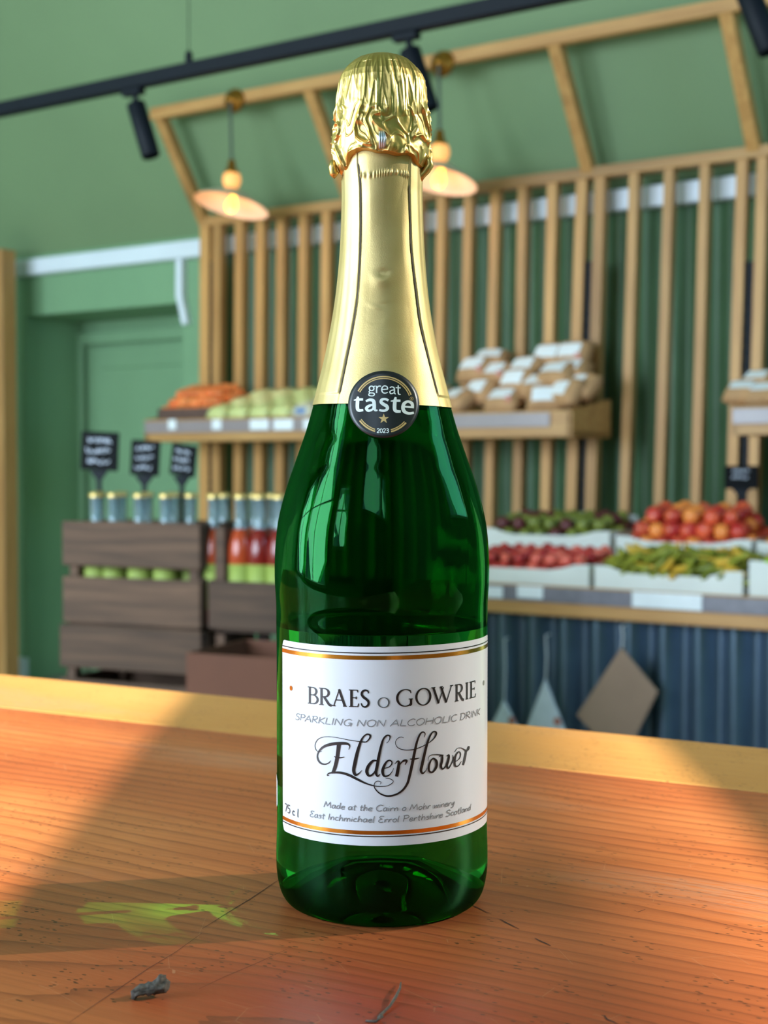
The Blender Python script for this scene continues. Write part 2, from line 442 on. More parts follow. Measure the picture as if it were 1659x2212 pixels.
# ------------------------------------------------------------------ upper shelves
def shelf(name, pxl, pxr, d, ytop, label, yref):
    r = wroot(name, label, 'shelf')
    xl = WALL.pix(pxl, yref, d).x; xr = WALL.pix(pxr, yref, d).x
    zt = WALL.pix((pxl + pxr) / 2, ytop, d).z
    box('board', xl, xr, -d + .012, -.025, zt - .10, zt - .075, M['pine_x'], r)
    box('front_board', xl, xr, -d, -d + .02, zt - .10, zt, M['pine_x'], r, .002)
    box('ticket_rail', xl + .005, xr - .09, -d - .007, -d, zt - .062, zt - .008, M['ticket_rail'], r, .002)
    for x in (xl, xr - .022):
        v = [(x + a, y, z) for a in (0, .022) for (y, z) in ((-d, zt - .10), (-.025, zt - .10), (-.025, zt + .05), (-d, zt))]
        pyd('end_board', v, [(0, 1, 2, 3), (7, 6, 5, 4), (0, 4, 5, 1), (1, 5, 6, 2), (2, 6, 7, 3), (3, 7, 4, 0)], M['pine_x'], r)
    # sloping deck inside the tray
    v = [(x, y, z) for x in (xl + .022, xr - .022) for (y, z) in ((-d + .02, zt - .04), (-.03, zt + .03), (-.03, zt + .02), (-d + .02, zt - .05))]
    pyd('deck', v, [(0, 1, 2, 3), (7, 6, 5, 4), (0, 4, 5, 1), (1, 5, 6, 2), (2, 6, 7, 3), (3, 7, 4, 0)], M['pine_x'], r)
    return xl, xr, zt, r
DS = .36
uxl, uxr, uz, ush = shelf('tray_shelf', 312, 1236, DS, 896, 'long pine tray shelf on the slats behind the bottle', 900)
for px, wp in ((372, 22), (468, 26), (560, 50), (612, 50), (668, 30)):
    p = WALL.pix(px, 917, DS + .008); hw = wp / 2 * 6.2 / F
    box('ticket', p.x - hw, p.x + hw, -DS - .0095, -DS - .0075, p.z - .022, p.z + .022, M['paper'], ush, 0)
vxl, vxr, vz, vsh = shelf('tray_shelf', 1580, 2050, DS, 872, 'pine tray shelf cut off by the right edge of the picture', 900)
def deck_z(zt, d, y): return zt - .04 + (y + d - .02) / (d - .05) * .07

# ------------------------------------------------------------------ fruit helpers
def blob(name, segs, rings, fn):
    bm = bmesh.new(); bmesh.ops.create_uvsphere(bm, u_segments=segs, v_segments=rings, radius=1.0)
    for v_ in bm.verts: v_.co = fn(v_.co)
    me_ = bpy.data.meshes.new(name); bm.to_mesh(me_); bm.free()
    me_.polygons.foreach_set('use_smooth', [True] * len(me_.polygons)); return me_
def fruitmat(name, a, b, c=None, rough=.35):
    t = NT(name); info = t.n('ShaderNodeObjectInfo'); v = t.coords((1, 1, 1))
    ad = t.n('ShaderNodeVectorMath', operation='ADD'); t.t.links.new(v, ad.inputs[0])
    t.put(ad.inputs[1], info.outputs['Location'])
    nz = t.noise(ad.outputs[0], 22, 2)
    col = t.ramp(nz, [(.38, a), (.62, b)])
    if c: col = t.mix(t.math('GREATER_THAN', info.outputs['Random'], .72), col, c)
    hs = t.n('ShaderNodeHueSaturation'); t.put(hs.inputs['Value'], t.math('MULTIPLY_ADD', info.outputs['Random'], .4, .8)); t.put(hs.inputs['Color'], col)
    return t.setp(Base_Color=hs.outputs[0], Roughness=rough)
def place(name, me_, m, loc, rot, label, cat, group, sc=1.0):
    if not me_.materials: me_.materials.append(m)
    o = bpy.data.objects.new(name, me_); COL.objects.link(o)
    o.location = loc; o.rotation_euler = rot; o.scale = (sc, sc, sc)
    return tag(o, label, cat, group)
def rr(): return (random.uniform(0, 6.3), random.uniform(0, 6.3), random.uniform(0, 6.3))

# ---- things on the long tray shelf: a low box of small orange fruit, pale packets, kraft bags
m_orange = fruitmat('orange_skin', S(232, 110, 52), S(244, 146, 78))
small = blob('small_orange', 12, 8, lambda c: Vector((c.x * .022, c.y * .022, c.z * .02)))
bl_, br_ = uxl + .04, WALL.pix(492, 880, DS - .1).x
bt = wroot('fruit_box', 'low dark box of small orange fruit at the left end of the tray shelf', 'box')
zb = deck_z(uz, DS, -DS + .06) + .012
m_darkbox = flat('dark_brown_card', S(92, 66, 56), .7)
bm = bmesh.new()
y0, y1 = -DS + .045, -.06
for (a, b, c, d) in ((bl_, br_, y0, y0 + .008), (bl_, br_, y1 - .008, y1), (bl_, bl_ + .008, y0, y1), (br_ - .008, br_, y0, y1)): bx(bm, a, b, c, d, zb, zb + .07)
obj('side', bm, m_darkbox, bt); box('base', bl_ + .006, br_ - .006, y0 + .006, y1 - .006, zb, zb + .006, m_darkbox, bt, 0)
for lay, (nx, ny) in enumerate(((11, 6), (10, 5), (8, 4))):
    for i in range(nx):
        for j in range(ny):
            mgx = .026 + lay * .02; mgy = .028 + lay * .024
            x = bl_ + mgx + (br_ - bl_ - 2 * mgx) * i / (nx - 1) + random.uniform(-.004, .004)
            y = y0 + mgy + (y1 - y0 - 2 * mgy) * j / (ny - 1) + random.uniform(-.004, .004)
            z = zb + .055 + lay * .03 + .07 * (y - y0) / (y1 - y0) + random.uniform(-.003, .003)
            place('orange_fruit', small, m_orange, WALL.world(x, y, z), rr(), 'small orange fruit heaped in the dark box on the tray shelf', 'fruit', 'small orange fruit')
def pillow(L, W, H, nx=10, ny=8):
    bm = bmesh.new(); bmesh.ops.create_grid(bm, x_segments=nx, y_segments=ny, size=1)
    top = list(bm.verts)
    g = bmesh.ops.duplicate(bm, geom=bm.faces[:])
    low = [e for e in g['geom'] if isinstance(e, bmesh.types.BMVert)]
    for vv, s in [(v_, 1) for v_ in top] + [(v_, -1) for v_ in low]:
        x, y = vv.co.x, vv.co.y
        k = max(0, (1 - x ** 4)) ** .5 * max(0, (1 - y ** 4)) ** .5
        wv = .12 * mn.noise(Vector((x * 2.5 + L * 90, y * 2.5 + W * 70, s))) if k > .05 else 0
        vv.co = Vector((x * L / 2, y * W / 2, s * H / 2 * (k + wv * k)))
    bmesh.ops.remove_doubles(bm, verts=bm.verts, dist=1e-5)
    bmesh.ops.recalc_face_normals(bm, faces=bm.faces)
    return bm
# pale yellow packets
m_pack = [flat('pale_yellow_packet', S(224, 214, 150), .35, 0, .12, 40), flat('pale_green_packet', S(206, 208, 138), .35, 0, .14, 40), flat('cream_blue_packet', S(214, 208, 180), .35, 0, .1, 30)]
m_blue = flat('blue_print', S(84, 122, 178), .4)
k = 0
px_list = [455, 500, 546, 592, 638, 684, 730, 780, 830]
for row, yy in enumerate((-.29, -.2, -.11)):
    for i, px in enumerate(px_list):
        p = WALL.pix(px + 14 * row + 42, 880, .25)
        mm = m_pack[0 if i < 2 else (1 if i < 4 else 2)] if row else m_pack[1 if i < 4 else 2]
        z = deck_z(uz, DS, yy) + .055 + .014 * row
        o = empty('packet', WALL.world(p.x, yy, z - .03), ROT, ['pale yellow packet lying in a row beside the orange fruit', 'pale green packet lying in the front row on the tray shelf', 'cream packet with a blue panel lying on the tray shelf'][m_pack.index(mm)], 'packet', ['pale yellow packets', 'pale green packets', 'cream and blue packets'][m_pack.index(mm)])
        bm = pillow(.105, .13, .075); bmesh.ops.rotate(bm, verts=bm.verts, matrix=Matrix.Rotation(radians(14), 3, 'X')); bmesh.ops.translate(bm, verts=bm.verts, vec=(0, 0, .03))
        obj('pouch', bm, mm, o, True)
        if mm is m_pack[2]:
            box('panel', -.026, .026, -.062, -.056, .008, .04, m_blue, o, 0)
# kraft paper bags with white labels
BAGS = [(990, 868, 0), (1030, 800, 2), (1062, 782, 3), (1042, 848, 1), (1092, 868, 0), (1120, 826, 1), (1140, 800, 2), (1075, 812, 2), (1180, 862, 0), (1205, 812, 1), (1165, 838, 1), (1225, 850, 0), (1190, 772, 3), (1240, 768, 3), (1235, 806, 2), (1258, 838, 1)]
m_pink = flat('pink_print', S(196, 120, 104), .6)
for i, (px, py, lay) in enumerate(BAGS):
    dd = DS - .09 - .055 * lay
    p = WALL.pix(px, py, dd)
    yaw = random.uniform(-.5, .5); tilt = radians(random.uniform(28, 58))
    desc = {0: 'front row', 1: 'second row', 2: 'third row', 3: 'top row'}[lay]
    o = empty('paper_bag', WALL.world(p.x, p.y, p.z - .035), ROT + yaw, 'kraft paper bag with white label, %s of the heap on the shelf' % desc, 'bag', 'kraft bags, %s' % desc)
    bm = pillow(.15, .12, .085); bmesh.ops.rotate(bm, verts=bm.verts, matrix=Matrix.Rotation(tilt, 3, 'X')); bmesh.ops.translate(bm, verts=bm.verts, vec=(0, 0, .035))
    obj('bag_body', bm, M['kraft'], o, True)
    tf = Matrix.Translation((0, 0, .035)) @ Matrix.Rotation(tilt, 4, 'X')
    bm = bmesh.new(); bmesh.ops.create_grid(bm, x_segments=4, y_segments=3, size=1)
    for v_ in bm.verts:
        x, y = v_.co.x * .05, v_.co.y * .03 - .006
        kx = max(0, 1 - (x / .075) ** 4) ** .5 * max(0, 1 - (y / .06) ** 4) ** .5
        v_.co = tf @ Vector((x, y, .0425 * kx + .005))
    obj('white_label', bm, M['paper'], o, True)
    if i % 3 == 1:
        bm = bmesh.new(); bmesh.ops.create_circle(bm, cap_ends=True, segments=12, radius=.016, matrix=tf @ Matrix.Translation((.045, -.038, .038)) @ Matrix.Rotation(.7, 4, 'X'))
        obj('stamp', bm, m_pink, o)
# right hand shelf: white topped packs
for i, (px, py, lay) in enumerate([(1606, 848, 0), (1650, 852, 0), (1640, 826, 1), (1690, 850, 0)]):
    p = WALL.pix(px, py, DS - .1 - .06 * lay)
    o = empty('wrapped_pack', WALL.world(p.x, p.y, p.z - .03), ROT + random.uniform(-.2, .2), ['kraft wrapped pack at the left end of the right hand shelf', 'kraft wrapped pack with white label at the right picture edge, lower', 'kraft wrapped pack with white label lying on top of another', 'kraft wrapped pack outside the right picture edge'][i], 'pack')
    bm = pillow(.13, .11, .07); bmesh.ops.rotate(bm, verts=bm.verts, matrix=Matrix.Rotation(radians(30), 3, 'X')); bmesh.ops.translate(bm, verts=bm.verts, vec=(0, 0, .03))
    obj('wrapper', bm, M['kraft'], o, True)
    tf = Matrix.Translation((0, 0, .03)) @ Matrix.Rotation(radians(30), 4, 'X')
    bm = bmesh.new(); bx(bm, -.04, .04, -.028, .02, .033, .036); bmesh.ops.transform(bm, matrix=tf, verts=bm.verts)
    obj('white_label', bm, M['paper'], o)

# ------------------------------------------------------------------ fruit counter
DC = .92
ct = wroot('fruit_counter', 'fruit counter with pine lip and corrugated zinc front', 'counter')
cz = WALL.pix(1400, 1277, DC).z
cl = WALL.pix(900, 1250, DC).x; cr = WALL.pix(2000, 1300, DC).x
box('lip_board', cl, cr, -DC, -DC + .022, cz - .10, cz + .0, M['pine_x'], ct)
box('ticket_rail', cl, cr, -DC - .008, -DC, cz - .055, cz - .004, flat('grey_ticket_rail', S(128, 122, 130), .3), ct, .002)
ZF = WALL.pix(1445, 1290, .86).z; ZK = ZF + .10
box('counter_top', cl, cr, -DC + .022, -.14, ZF - .026, ZF - .001, M['pine_x'], ct)
box('back_step', cl, cr, -.5, -.14, ZF - .001, ZK - .001, M['pine_x'], ct)
for px, wp, hp in ((1066, 46, 26), (1145, 62, 28), (1440, 150, 34)):
    p = WALL.pix(px, 1279 if px < 1200 else 1298, DC + .01); hw = wp / 2 * 4.5 / F * 1.05; hh = hp / 2 * 4.5 / F
    box('ticket', p.x - hw, p.x + hw, -DC - .012, -DC - .009, p.z - hh, p.z + hh, M['paper'], ct, 0)
v = []; f = []; n = 500
for i in range(n + 1):
    x = cl + .02 + (cr - cl - .04) * i / n; y = -DC + .10 - .026 * cos(2 * pi * x / .118)
    v += [(x, y, FLOOR), (x, y, cz - .062)]
    if i: f.append((2 * i - 2, 2 * i, 2 * i + 1, 2 * i - 1))
pyd('zinc_front', v, f, M['zinc'], ct, True)
# cartons: scalloped fronts
def carton(pxl, pxr, d, zb, py_top, depth, label):
    xl = WALL.pix(pxl, 1240, d).x; xr = WALL.pix(pxr, 1240, d).x
    mid = (pxl + pxr) / 2
    zt = WALL.pix(mid, py_top, d).z
    o = empty('carton', WALL.world(xl, -d, zb), ROT, label, 'carton', 'white fruit cartons on the counter')
    W = xr - xl; Hh = zt - zb; t = .006
    prof = [(0, Hh * 1.32), (.10 * W, Hh * 1.30), (.17 * W, Hh * 1.12), (.25 * W, Hh), (.72 * W, Hh), (.82 * W, Hh * 1.12), (.90 * W, Hh * 1.30), (W, Hh * 1.32)]
    for y in (0, depth - t):
        bm = bmesh.new(); prism(bm, [(0, 0), (W, 0)] + [(a, b) for a, b in prof[::-1]], y, y + t); obj('end_panel' if y else 'front_panel', bm, M['carton'], o)
    for x in (0, W - t): box('side_panel', x, x + t, t, depth - t, 0, Hh * 1.3, M['carton'], o, 0)
    box('base_panel', t, W - t, t, depth - t, 0, .006, M['carton'], o, 0)
    return xl, xr, zb, zt
DFR = .86; DBK = .48
DEP = .30
ca = carton(985, 1272, DFR, ZF, 1228, DEP, 'white scalloped carton of red fruit in the front row')
cb = carton(1284, 1604, DFR, ZF, 1243, DEP, 'white scalloped carton of yellow green pods in the front row')
cc = carton(1618, 1975, DFR, ZF, 1240, DEP, 'white carton of bright green apples cut off at the right edge')
cd_ = carton(1040, 1316, DBK, ZK, 1156, DEP, 'white scalloped carton of olive green fruit in the back row')
ce = carton(1330, 1622, DBK, ZK, 1172, DEP, 'white scalloped carton of nectarines in the back row')
cf = carton(1634, 1960, DBK, ZK, 1186, DEP, 'white carton of orange fruit in the back row at the right edge')
def heap(c, d, r, lays, me_, m, name, label, cat, group, base, dome=.0, rot=None, rise=.8):
    xl, xr, zb, zt = c
    for lay, (nx, ny) in enumerate(lays):
        mgx = .008 + r * (1.05 + .95 * lay); mgy = .008 + r * (1.05 + .8 * lay)
        for i in range(nx):
            for j in range(ny):
                x = xl + mgx + (xr - xl - 2 * mgx) * (i / (nx - 1) if nx > 1 else .5) + random.uniform(-.12, .12) * r
                y = -d + mgy + (DEP - 2 * mgy) * (j / (ny - 1) if ny > 1 else .5) + random.uniform(-.12, .12) * r
                z = base + r + lay * r * 1.45 + rise * .06 * (y + d) / DEP + random.uniform(-.1, .1) * r
                place(name, me_, m, WALL.world(x, y, z), rot() if rot else rr(), label, cat, group, random.uniform(.93, 1.07))
nect = blob('nectarine', 16, 12, lambda c: Vector((c.x * .032, c.y * .032, c.z * (.031 - .006 * max(0, c.z) ** 6))))
m_nect = fruitmat('nectarine_skin', S(198, 42, 46), S(230, 98, 62), S(238, 138, 66), .3)
heap(ce, DBK, .032, [(8, 4), (7, 4), (5, 3)], nect, m_nect, 'nectarine', 'red and yellow nectarine heaped in the back row carton', 'nectarine', 'nectarines in the white carton', ce[3] - .052)
def straw(c):
    k = 1 - .45 * max(0, -c.z); return Vector((c.x * .022 * k, c.y * .022 * k, c.z * .027))
sb = blob('red_fruit', 12, 9, straw)
m_red = fruitmat('red_fruit_skin', S(176, 36, 42), S(212, 66, 60), S(222, 100, 84), .3)
heap(ca, DFR, .024, [(10, 6), (8, 4)], sb, m_red, 'red_fruit', 'red fruit heaped in the front row carton beside the bottle', 'fruit', 'red fruit in the front carton', ca[3] - .034, rise=.5)
def pod(c):
    return Vector((c.x * .014, c.y * .014 + .018 * (c.z ** 2), c.z * .06))
pd_ = blob('green_pod', 10, 10, pod)
m_pod = fruitmat('pod_skin', S(112, 122, 38), S(162, 160, 58), S(206, 164, 58), .4)
heap(cb, DFR, .018, [(13, 5), (12, 5), (9, 4)], pd_, m_pod, 'green_pod', 'yellow green pod heaped in the front row carton', 'vegetable', 'pods in the front carton', cb[3] - .03, rot=lambda: (radians(90) + random.uniform(-.4, .4), random.uniform(-.5, .5), ROT + radians(60) + random.uniform(-.35, .35)), rise=.4)
app = blob('green_apple', 16, 12, lambda c: Vector((c.x * .037, c.y * .037, c.z * (.035 - .012 * (1 - min(1, (c.x ** 2 + c.y ** 2) * 4)) * abs(c.z)))))
m_app = fruitmat('green_apple_skin', S(136, 172, 26), S(178, 206, 56), None, .3)
heap(cc, DFR, .037, [(7, 3), (6, 3), (5, 2)], app, m_app, 'green_apple', 'bright green apple heaped in the carton at the right picture edge', 'apple', 'green apples', cc[3] - .045, rise=.9)
org = blob('orange', 16, 12, lambda c: Vector((c.x * .036, c.y * .036, c.z * .034)))
m_org = fruitmat('orange_peel', S(232, 130, 30), S(246, 164, 54), S(200, 60, 50), .4)
heap(cf, DBK, .036, [(7, 3), (6, 3), (4, 2)], org, m_org, 'orange', 'orange fruit heaped in the back carton at the right edge', 'fruit', 'oranges at the right edge', cf[3] - .04)
olv = blob('olive_fruit', 14, 10, lambda c: Vector((c.x * .03, c.y * .027, c.z * .025)))
m_olv = fruitmat('olive_skin', S(96, 104, 40), S(140, 146, 62), S(92, 40, 42), .4)
heap(cd_, DBK, .027, [(8, 5), (7, 4)], olv, m_olv, 'olive_fruit', 'olive green fruit lying in the back row carton beside the bottle', 'fruit', 'olive green fruit', cd_[3] - .034, rise=.55)
# crumpled clear liner standing up behind the olive fruit
t_ = NT('clear_liner'); M['liner'] = t_.setp(Base_Color=S(215, 220, 222), Roughness=.3, Alpha=.55)
v = []; f = []; nx, ny = 40, 6
for j in range(ny):
    for i in range(nx):
        x = cd_[0] + .01 + (cd_[1] - cd_[0] - .02) * i / (nx - 1)
        z = cd_[3] + .0 + (.075 + .02 * mn.noise(Vector((x * 9, 3, 0)))) * j / (ny - 1)
        v.append((x, -DBK + DEP - .02 - .03 * j / ny + .02 * mn.noise(Vector((x * 16, z * 14, 1))), z))
for j in range(ny - 1):
    for i in range(nx - 1): f.append((j * nx + i, j * nx + i + 1, (j + 1) * nx + i + 1, (j + 1) * nx + i))
o = pyd('plastic_liner', v, f, M['liner'], None, True); o.location = WALL.o; o.rotation_euler = (0, 0, ROT)
tag(o, 'crumpled translucent plastic liner rising behind the olive green fruit', 'plastic liner')

# ------------------------------------------------------------------ chalk boards (illegible scribbles)
def scribble(parent, w_, h_, lines, y):
    for li in range(lines):
        zc_ = h_ * (.78 - .27 * li); ln = w_ * random.uniform(.5, .72); x = -ln / 2 + random.uniform(-.04, .04) * w_
        bm = bmesh.new(); pts = []
        nn = 30
        for q in range(nn):
            pts.append((x + ln * q / nn + random.uniform(-.02, .02) * w_, y, zc_ + random.choice((-1, 1)) * random.uniform(.02, .07) * h_))
            if q % 7 == 6 and len(pts) > 2:
                tube(bm, pts, .0017 * w_ / .1, 4); pts = []
        obj('chalk_writing', bm, M['chalk'], parent)
def chalkboard(o, w_, h_, stick, lines=3):
    bm = bmesh.new(); bx(bm, -w_ / 2, w_ / 2, -.004, .004, 0, h_, .002); b = obj('board', bm, M['chalkboard'], o)
    scribble(b, w_, h_, lines, -.006)
    bm = bmesh.new(); prism(bm, [(-.032, 0), (.032, 0), (.007, -.03), (.006, -stick), (-.006, -stick), (-.007, -.03)], -.003, .003); obj('stake', bm, M['black'], o)
p = WALL.pix(1601, 1056, .22)
o = empty('chalkboard_sign', WALL.world(p.x, p.y, p.z), ROT + .2, 'black chalk sign on a stake above the nectarines', 'sign')
chalkboard(o, .118, .082, .16, 2)

# ------------------------------------------------------------------ paper bags hanging on the zinc front
def hung(name, pts, d, m, label, string_top):
    P = [WALL.pix(x, y, d) for x, y in pts]
    c = P[0]
    o = empty(name, WALL.world(c.x, c.y, c.z), ROT, label, 'paper bag')
    bm = bmesh.new()
    prism(bm, [(q.x - c.x, q.z - c.z) for q in P], -.006, .006)
    bmesh.ops.bevel(bm, geom=bm.edges[:], offset=.003, segments=1, affect='EDGES')
    obj('paper', bm, m, o)
    s = WALL.pix(*string_top, d)
    bm = bmesh.new(); tube(bm, [(0, 0, -.02), ((s.x - c.x) * .5 + .004, 0, (s.z - c.z) * .5), (s.x - c.x, 0, s.z - c.z), (s.x - c.x, .03, s.z - c.z)], .0025, 6)
    obj('string', bm, M['paper'], o)
    return o, c
hung('hanging_bag', [(1343, 1398), (1422, 1494), (1345, 1650), (1246, 1545)], DC + .0 - .03 + .05, M['greybrown'], 'grey brown paper bag hung by one corner on the zinc front', (1343, 1352))
m_wp = flat('bluish_white_paper', S(222, 228, 238), .7, 0, .06, 25)
for pts, st, lb in (([(1178, 1466), (1222, 1580), (1190, 1690), (1134, 1582)], (1179, 1372), 'white printed paper bag hung by its corner beside the brown one'),
                    ([(1089, 1511), (1124, 1578), (1095, 1660), (1056, 1580)], (1090, 1380), 'white paper bag hung by its corner close to the bottle')):
    o, c = hung('hanging_bag', pts, DC - .03 + .05, m_wp, lb, st)
    q = WALL.pix(pts[1][0] - 16, pts[1][1] - 22, DC + .02)
    bm = bmesh.new(); bmesh.ops.create_circle(bm, cap_ends=True, segments=10, radius=.014, matrix=Matrix.Translation((q.x - c.x, -.0072, q.z - c.z)) @ Matrix.Rotation(pi / 2, 4, 'X'))
    obj('print', bm, m_pink, o)

# ------------------------------------------------------------------ stacked wooden crates with drinks, left
CY = radians(-24)
CR = Frame((280 - 829.5) / F * 4.0, 4.0, CY)
xl = CR.pix(134, 1240).x; xr = CR.pix(432, 1240).x
z_top = CR.pix(280, 1130).z; z_a = CR.pix(280, 1224).z; z_b = CR.pix(280, 1247).z; z_c = CR.pix(280, 1349).z
CH = z_top - z_c + .012; CD = .30
def crate(name, x0, x1, y0, depth, ztop, planks, label, seed):
    """planks: list of (z offset from top to plank top, plank height)"""
    rnd = random.Random(seed)
    o = empty(name, CR.world(x0, y0, ztop - CH), CY, label, 'crate', 'old wooden crates')
    W = x1 - x0
    for (a, h) in planks:
        zt = CH - a
        j = lambda: rnd.uniform(-.004, .004)
        box('plank', 0, W, 0, .014, zt - h + j(), zt + j(), M['crate'], o, .003)
        box('plank', 0, W, depth - .014, depth, zt - h + j(), zt + j(), M['crate'], o, .003)
        for x in (0, W - .014): box('end_plank', x, x + .014, .015, depth - .015, zt - h + j(), zt + j(), M['crate'], o, .003)
    for x in (.015, W - .045):
        for y in (.015, depth - .045): box('corner_post', x, x + .03, y, y + .03, .003, CH - .006, M['crate'], o, .002)
    for q in range(4):
        y = .015 + q * (depth - .03) / 4; box('base_board', .0145, W - .0145, y, y + (depth - .03) / 4 - .008, .002, .014, M['crate'], o, 0)
    return o
h1 = z_top - z_a; h2 = z_b - z_c
std = [(0, h1), (z_top - z_b, h2)]
crate('wooden_crate', xl, xr, 0, CD, z_top, std, 'dark weathered crate of bottles, topmost of the left stack', 1)
crate('wooden_crate', xl - .004, xr + .008, -.01, CD + .01, z_top - CH, std, 'dark weathered crate below the bottle crate in the left stack', 2)
crate('wooden_crate', xl, xr, 0, CD, z_top - 2 * CH, std, 'dark weathered crate lowest in the left stack', 3)
zz = z_top - 3 * CH
x2, x3 = xr + .012, xr + .46
crate('wooden_crate', x2, x3, .02, CD, z_top, [(z_top - z_b, h2)], 'dark crate with a low front between the left stack and the green bottle', 4)
crate('wooden_crate', x2, x3, .02, CD, z_top - CH, [(.17, .11)], 'dark crate of dark bottles right under the low fronted crate', 5)
crate('wooden_crate', x2, x3, .02, CD, z_top - 2 * CH, std, 'dark crate lowest in the right hand stack', 6)
pl = empty('pallet', CR.world(xl - .03, -.03, FLOOR), CY, 'low wooden pallet under the crate stacks', 'pallet')
for q in range(4): box('board', 0, x3 - xl + .06, q * .1, q * .1 + .085, zz - FLOOR - .02, zz - FLOOR, M['crate'], pl)
for q in range(3):
    x = (x3 - xl - .06) / 2 * q; box('bearer', x, x + .1, 0, .385, 0, zz - FLOOR - .02, M['crate'], pl)
# drinks bottles
tg = NT('clear_bottle_glass'); M['clear'] = tg.setp(Base_Color=S(206, 226, 232), Roughness=.12, Transmission_Weight=.82, IOR=1.45)
M['gold_cap'] = flat('gold_crown_cap', S(214, 182, 110), .35, .6)
M['juice'] = flat('orange_red_drink', S(170, 66, 34), .15, 0, .1, 10)
M['juice_red'] = flat('dark_red_drink', S(120, 26, 22), .15, 0, .1, 10)
M['label_green'] = flat('lime_label', S(150, 166, 78), .6, 0, .05)
M['dark_glass'] = flat('dark_bottle_glass', S(16, 22, 38), .12, 0, .1)
M['silver'] = flat('silver_foil', S(190, 200, 215), .3, .8)
BH = .365
zbot = z_top - CH + .016
top_z = CR.pix(280, 1066).z
sc_h = (top_z - zbot)
def mk_bottle_mesh():
    h = sc_h
    out = [(0, 0), (.033, 0), (.036, .004), (.036, h * .56), (.034, h * .62), (.026, h * .69), (.0185, h * .745), (.0165, h * .80), (.016, h * .95), (.0185, h * .955), (.0185, h * .965), (.0155, h * .97), (.0155, h * .985)]
    inn = [(.0135, h * .985), (.0135, h * .80), (.016, h * .745), (.024, h * .69), (.0318, h * .61), (.0335, h * .56), (.0335, .008), (0, .008)]
    bm = bmesh.new(); lathe(bm, out + inn, 20); bmesh.ops.recalc_face_normals(bm, faces=bm.faces); a = bpy.data.meshes.new('glass'); bm.to_mesh(a); bm.free()
    bm = bmesh.new(); lathe(bm, [(0, .004), (.0362, .0045), (.0363, h * .56), (.0343, h * .62), (.0263, h * .69), (.0200, h * .735), (0, h * .736)], 20); b = bpy.data.meshes.new('drink'); bm.to_mesh(b); bm.free()
    bm = bmesh.new(); lathe(bm, [(.0365, h * .12), (.0366, h * .12), (.0366, h * .47), (.0365, h * .47)], 24); c = bpy.data.meshes.new('paper_label'); bm.to_mesh(c); bm.free()
    bm = bmesh.new(); lathe(bm, [(.0195, h * .965), (.0195, h * .988), (.017, h), (0, h)], 20); d = bpy.data.meshes.new('cap'); bm.to_mesh(d); bm.free()
    for q in (a, b, c, d): q.polygons.foreach_set('use_smooth', [True] * len(q.polygons))
    return a, b, c, d
gA, dA, lA, cA = mk_bottle_mesh()
gA.materials.append(M['clear']); dA.materials.append(M['juice']); lA.materials.append(M['label_green']); cA.materials.append(M['gold_cap'])
dB = dA.copy(); dB.materials.clear(); dB.materials.append(M['juice_red'])
def drink(px, y, zb_, label, group, red=False):
    x = CR.pix(px, 1100, -y).x
    o = empty('drink_bottle', CR.world(x, y, zb_), CY, label, 'bottle', group)
    obj('glass', gA, None, o); obj('drink', dB if red else dA, None, o); obj('paper_label', lA, None, o); obj('cap', cA, None, o)
L1 = 'clear drink bottle with gold cap standing in the topmost left crate'
for px, y in ((207, .07), (246, .09), (302, .075), (358, .07), (168 + 46, .2), (375, .19), (412, .13), (318, .19), (262, .2)):
    drink(px, y, zbot, L1, 'drink bottles in the left crate')
L2 = 'clear bottle of orange red drink with green label in the low fronted crate'
for px, y, rd in ((462, .075, 0), (484, .17, 0), (520, .08, 0), (552, .17, 0), (562, .085, 1), (590, .17, 1), (604, .085, 1)):
    drink(px, y, zbot, L2 if not rd else 'clear bottle of dark red drink beside the green bottle edge', 'orange red drinks' if not rd else 'dark red drinks', rd)
# dark bottles in the crate below
h = .25
prof = [(0, 0), (.036, 0), (.038, .004), (.038, h * .58), (.03, h * .68), (.016, h * .8), (.014, h * .96), (.016, h * .97), (.016, h), (0, h)]
bm = bmesh.new(); lathe(bm, prof, 20); dk = bpy.data.meshes.new('dark_glass'); bm.to_mesh(dk); bm.free(); dk.materials.append(M['dark_glass']); dk.polygons.foreach_set('use_smooth', [True] * len(dk.polygons))
bm = bmesh.new(); lathe(bm, [(.0152, h * .86), (.017, h * .97), (.0172, h * 1.002), (0, h * 1.004)], 20); fk = bpy.data.meshes.new('foil'); bm.to_mesh(fk); bm.free(); fk.materials.append(M['silver']); fk.polygons.foreach_set('use_smooth', [True] * len(fk.polygons))
for k in range(8):
    x = x2 + .075 + (k % 4) * .1; y = .085 + (k // 4) * .12
    o = empty('dark_bottle', CR.world(x, y, z_top - 2 * CH + .016), CY, 'dark glass bottle with silver foil top in the shaded crate', 'bottle', 'dark bottles in the lower crate')
    obj('glass', dk, None, o); obj('foil', fk, None, o)
# chalk signs on stakes in the left crate
for px, pyb, w_, h_, roll, yw, lb in ((214, 1016, .128, .118, .05, .1, 'large black chalk sign on a stake, left of the three'), (312, 1027, .094, .106, .06, .15, 'black chalk sign on a stake, middle of the three'), (393, 1028, .092, .094, .13, -.1, 'tilted black chalk sign on a stake, right of the three')):
    p = CR.pix(px, pyb, -.24)
    o = empty('chalkboard_sign', CR.world(p.x, p.y, p.z), CY + yw, lb, 'sign')
    chalkboard(o, w_, h_, p.z - zbot, 3)
    b = [c for c in o.children if c.name.startswith('board')][0]
    b.rotation_euler = (0, roll, 0)
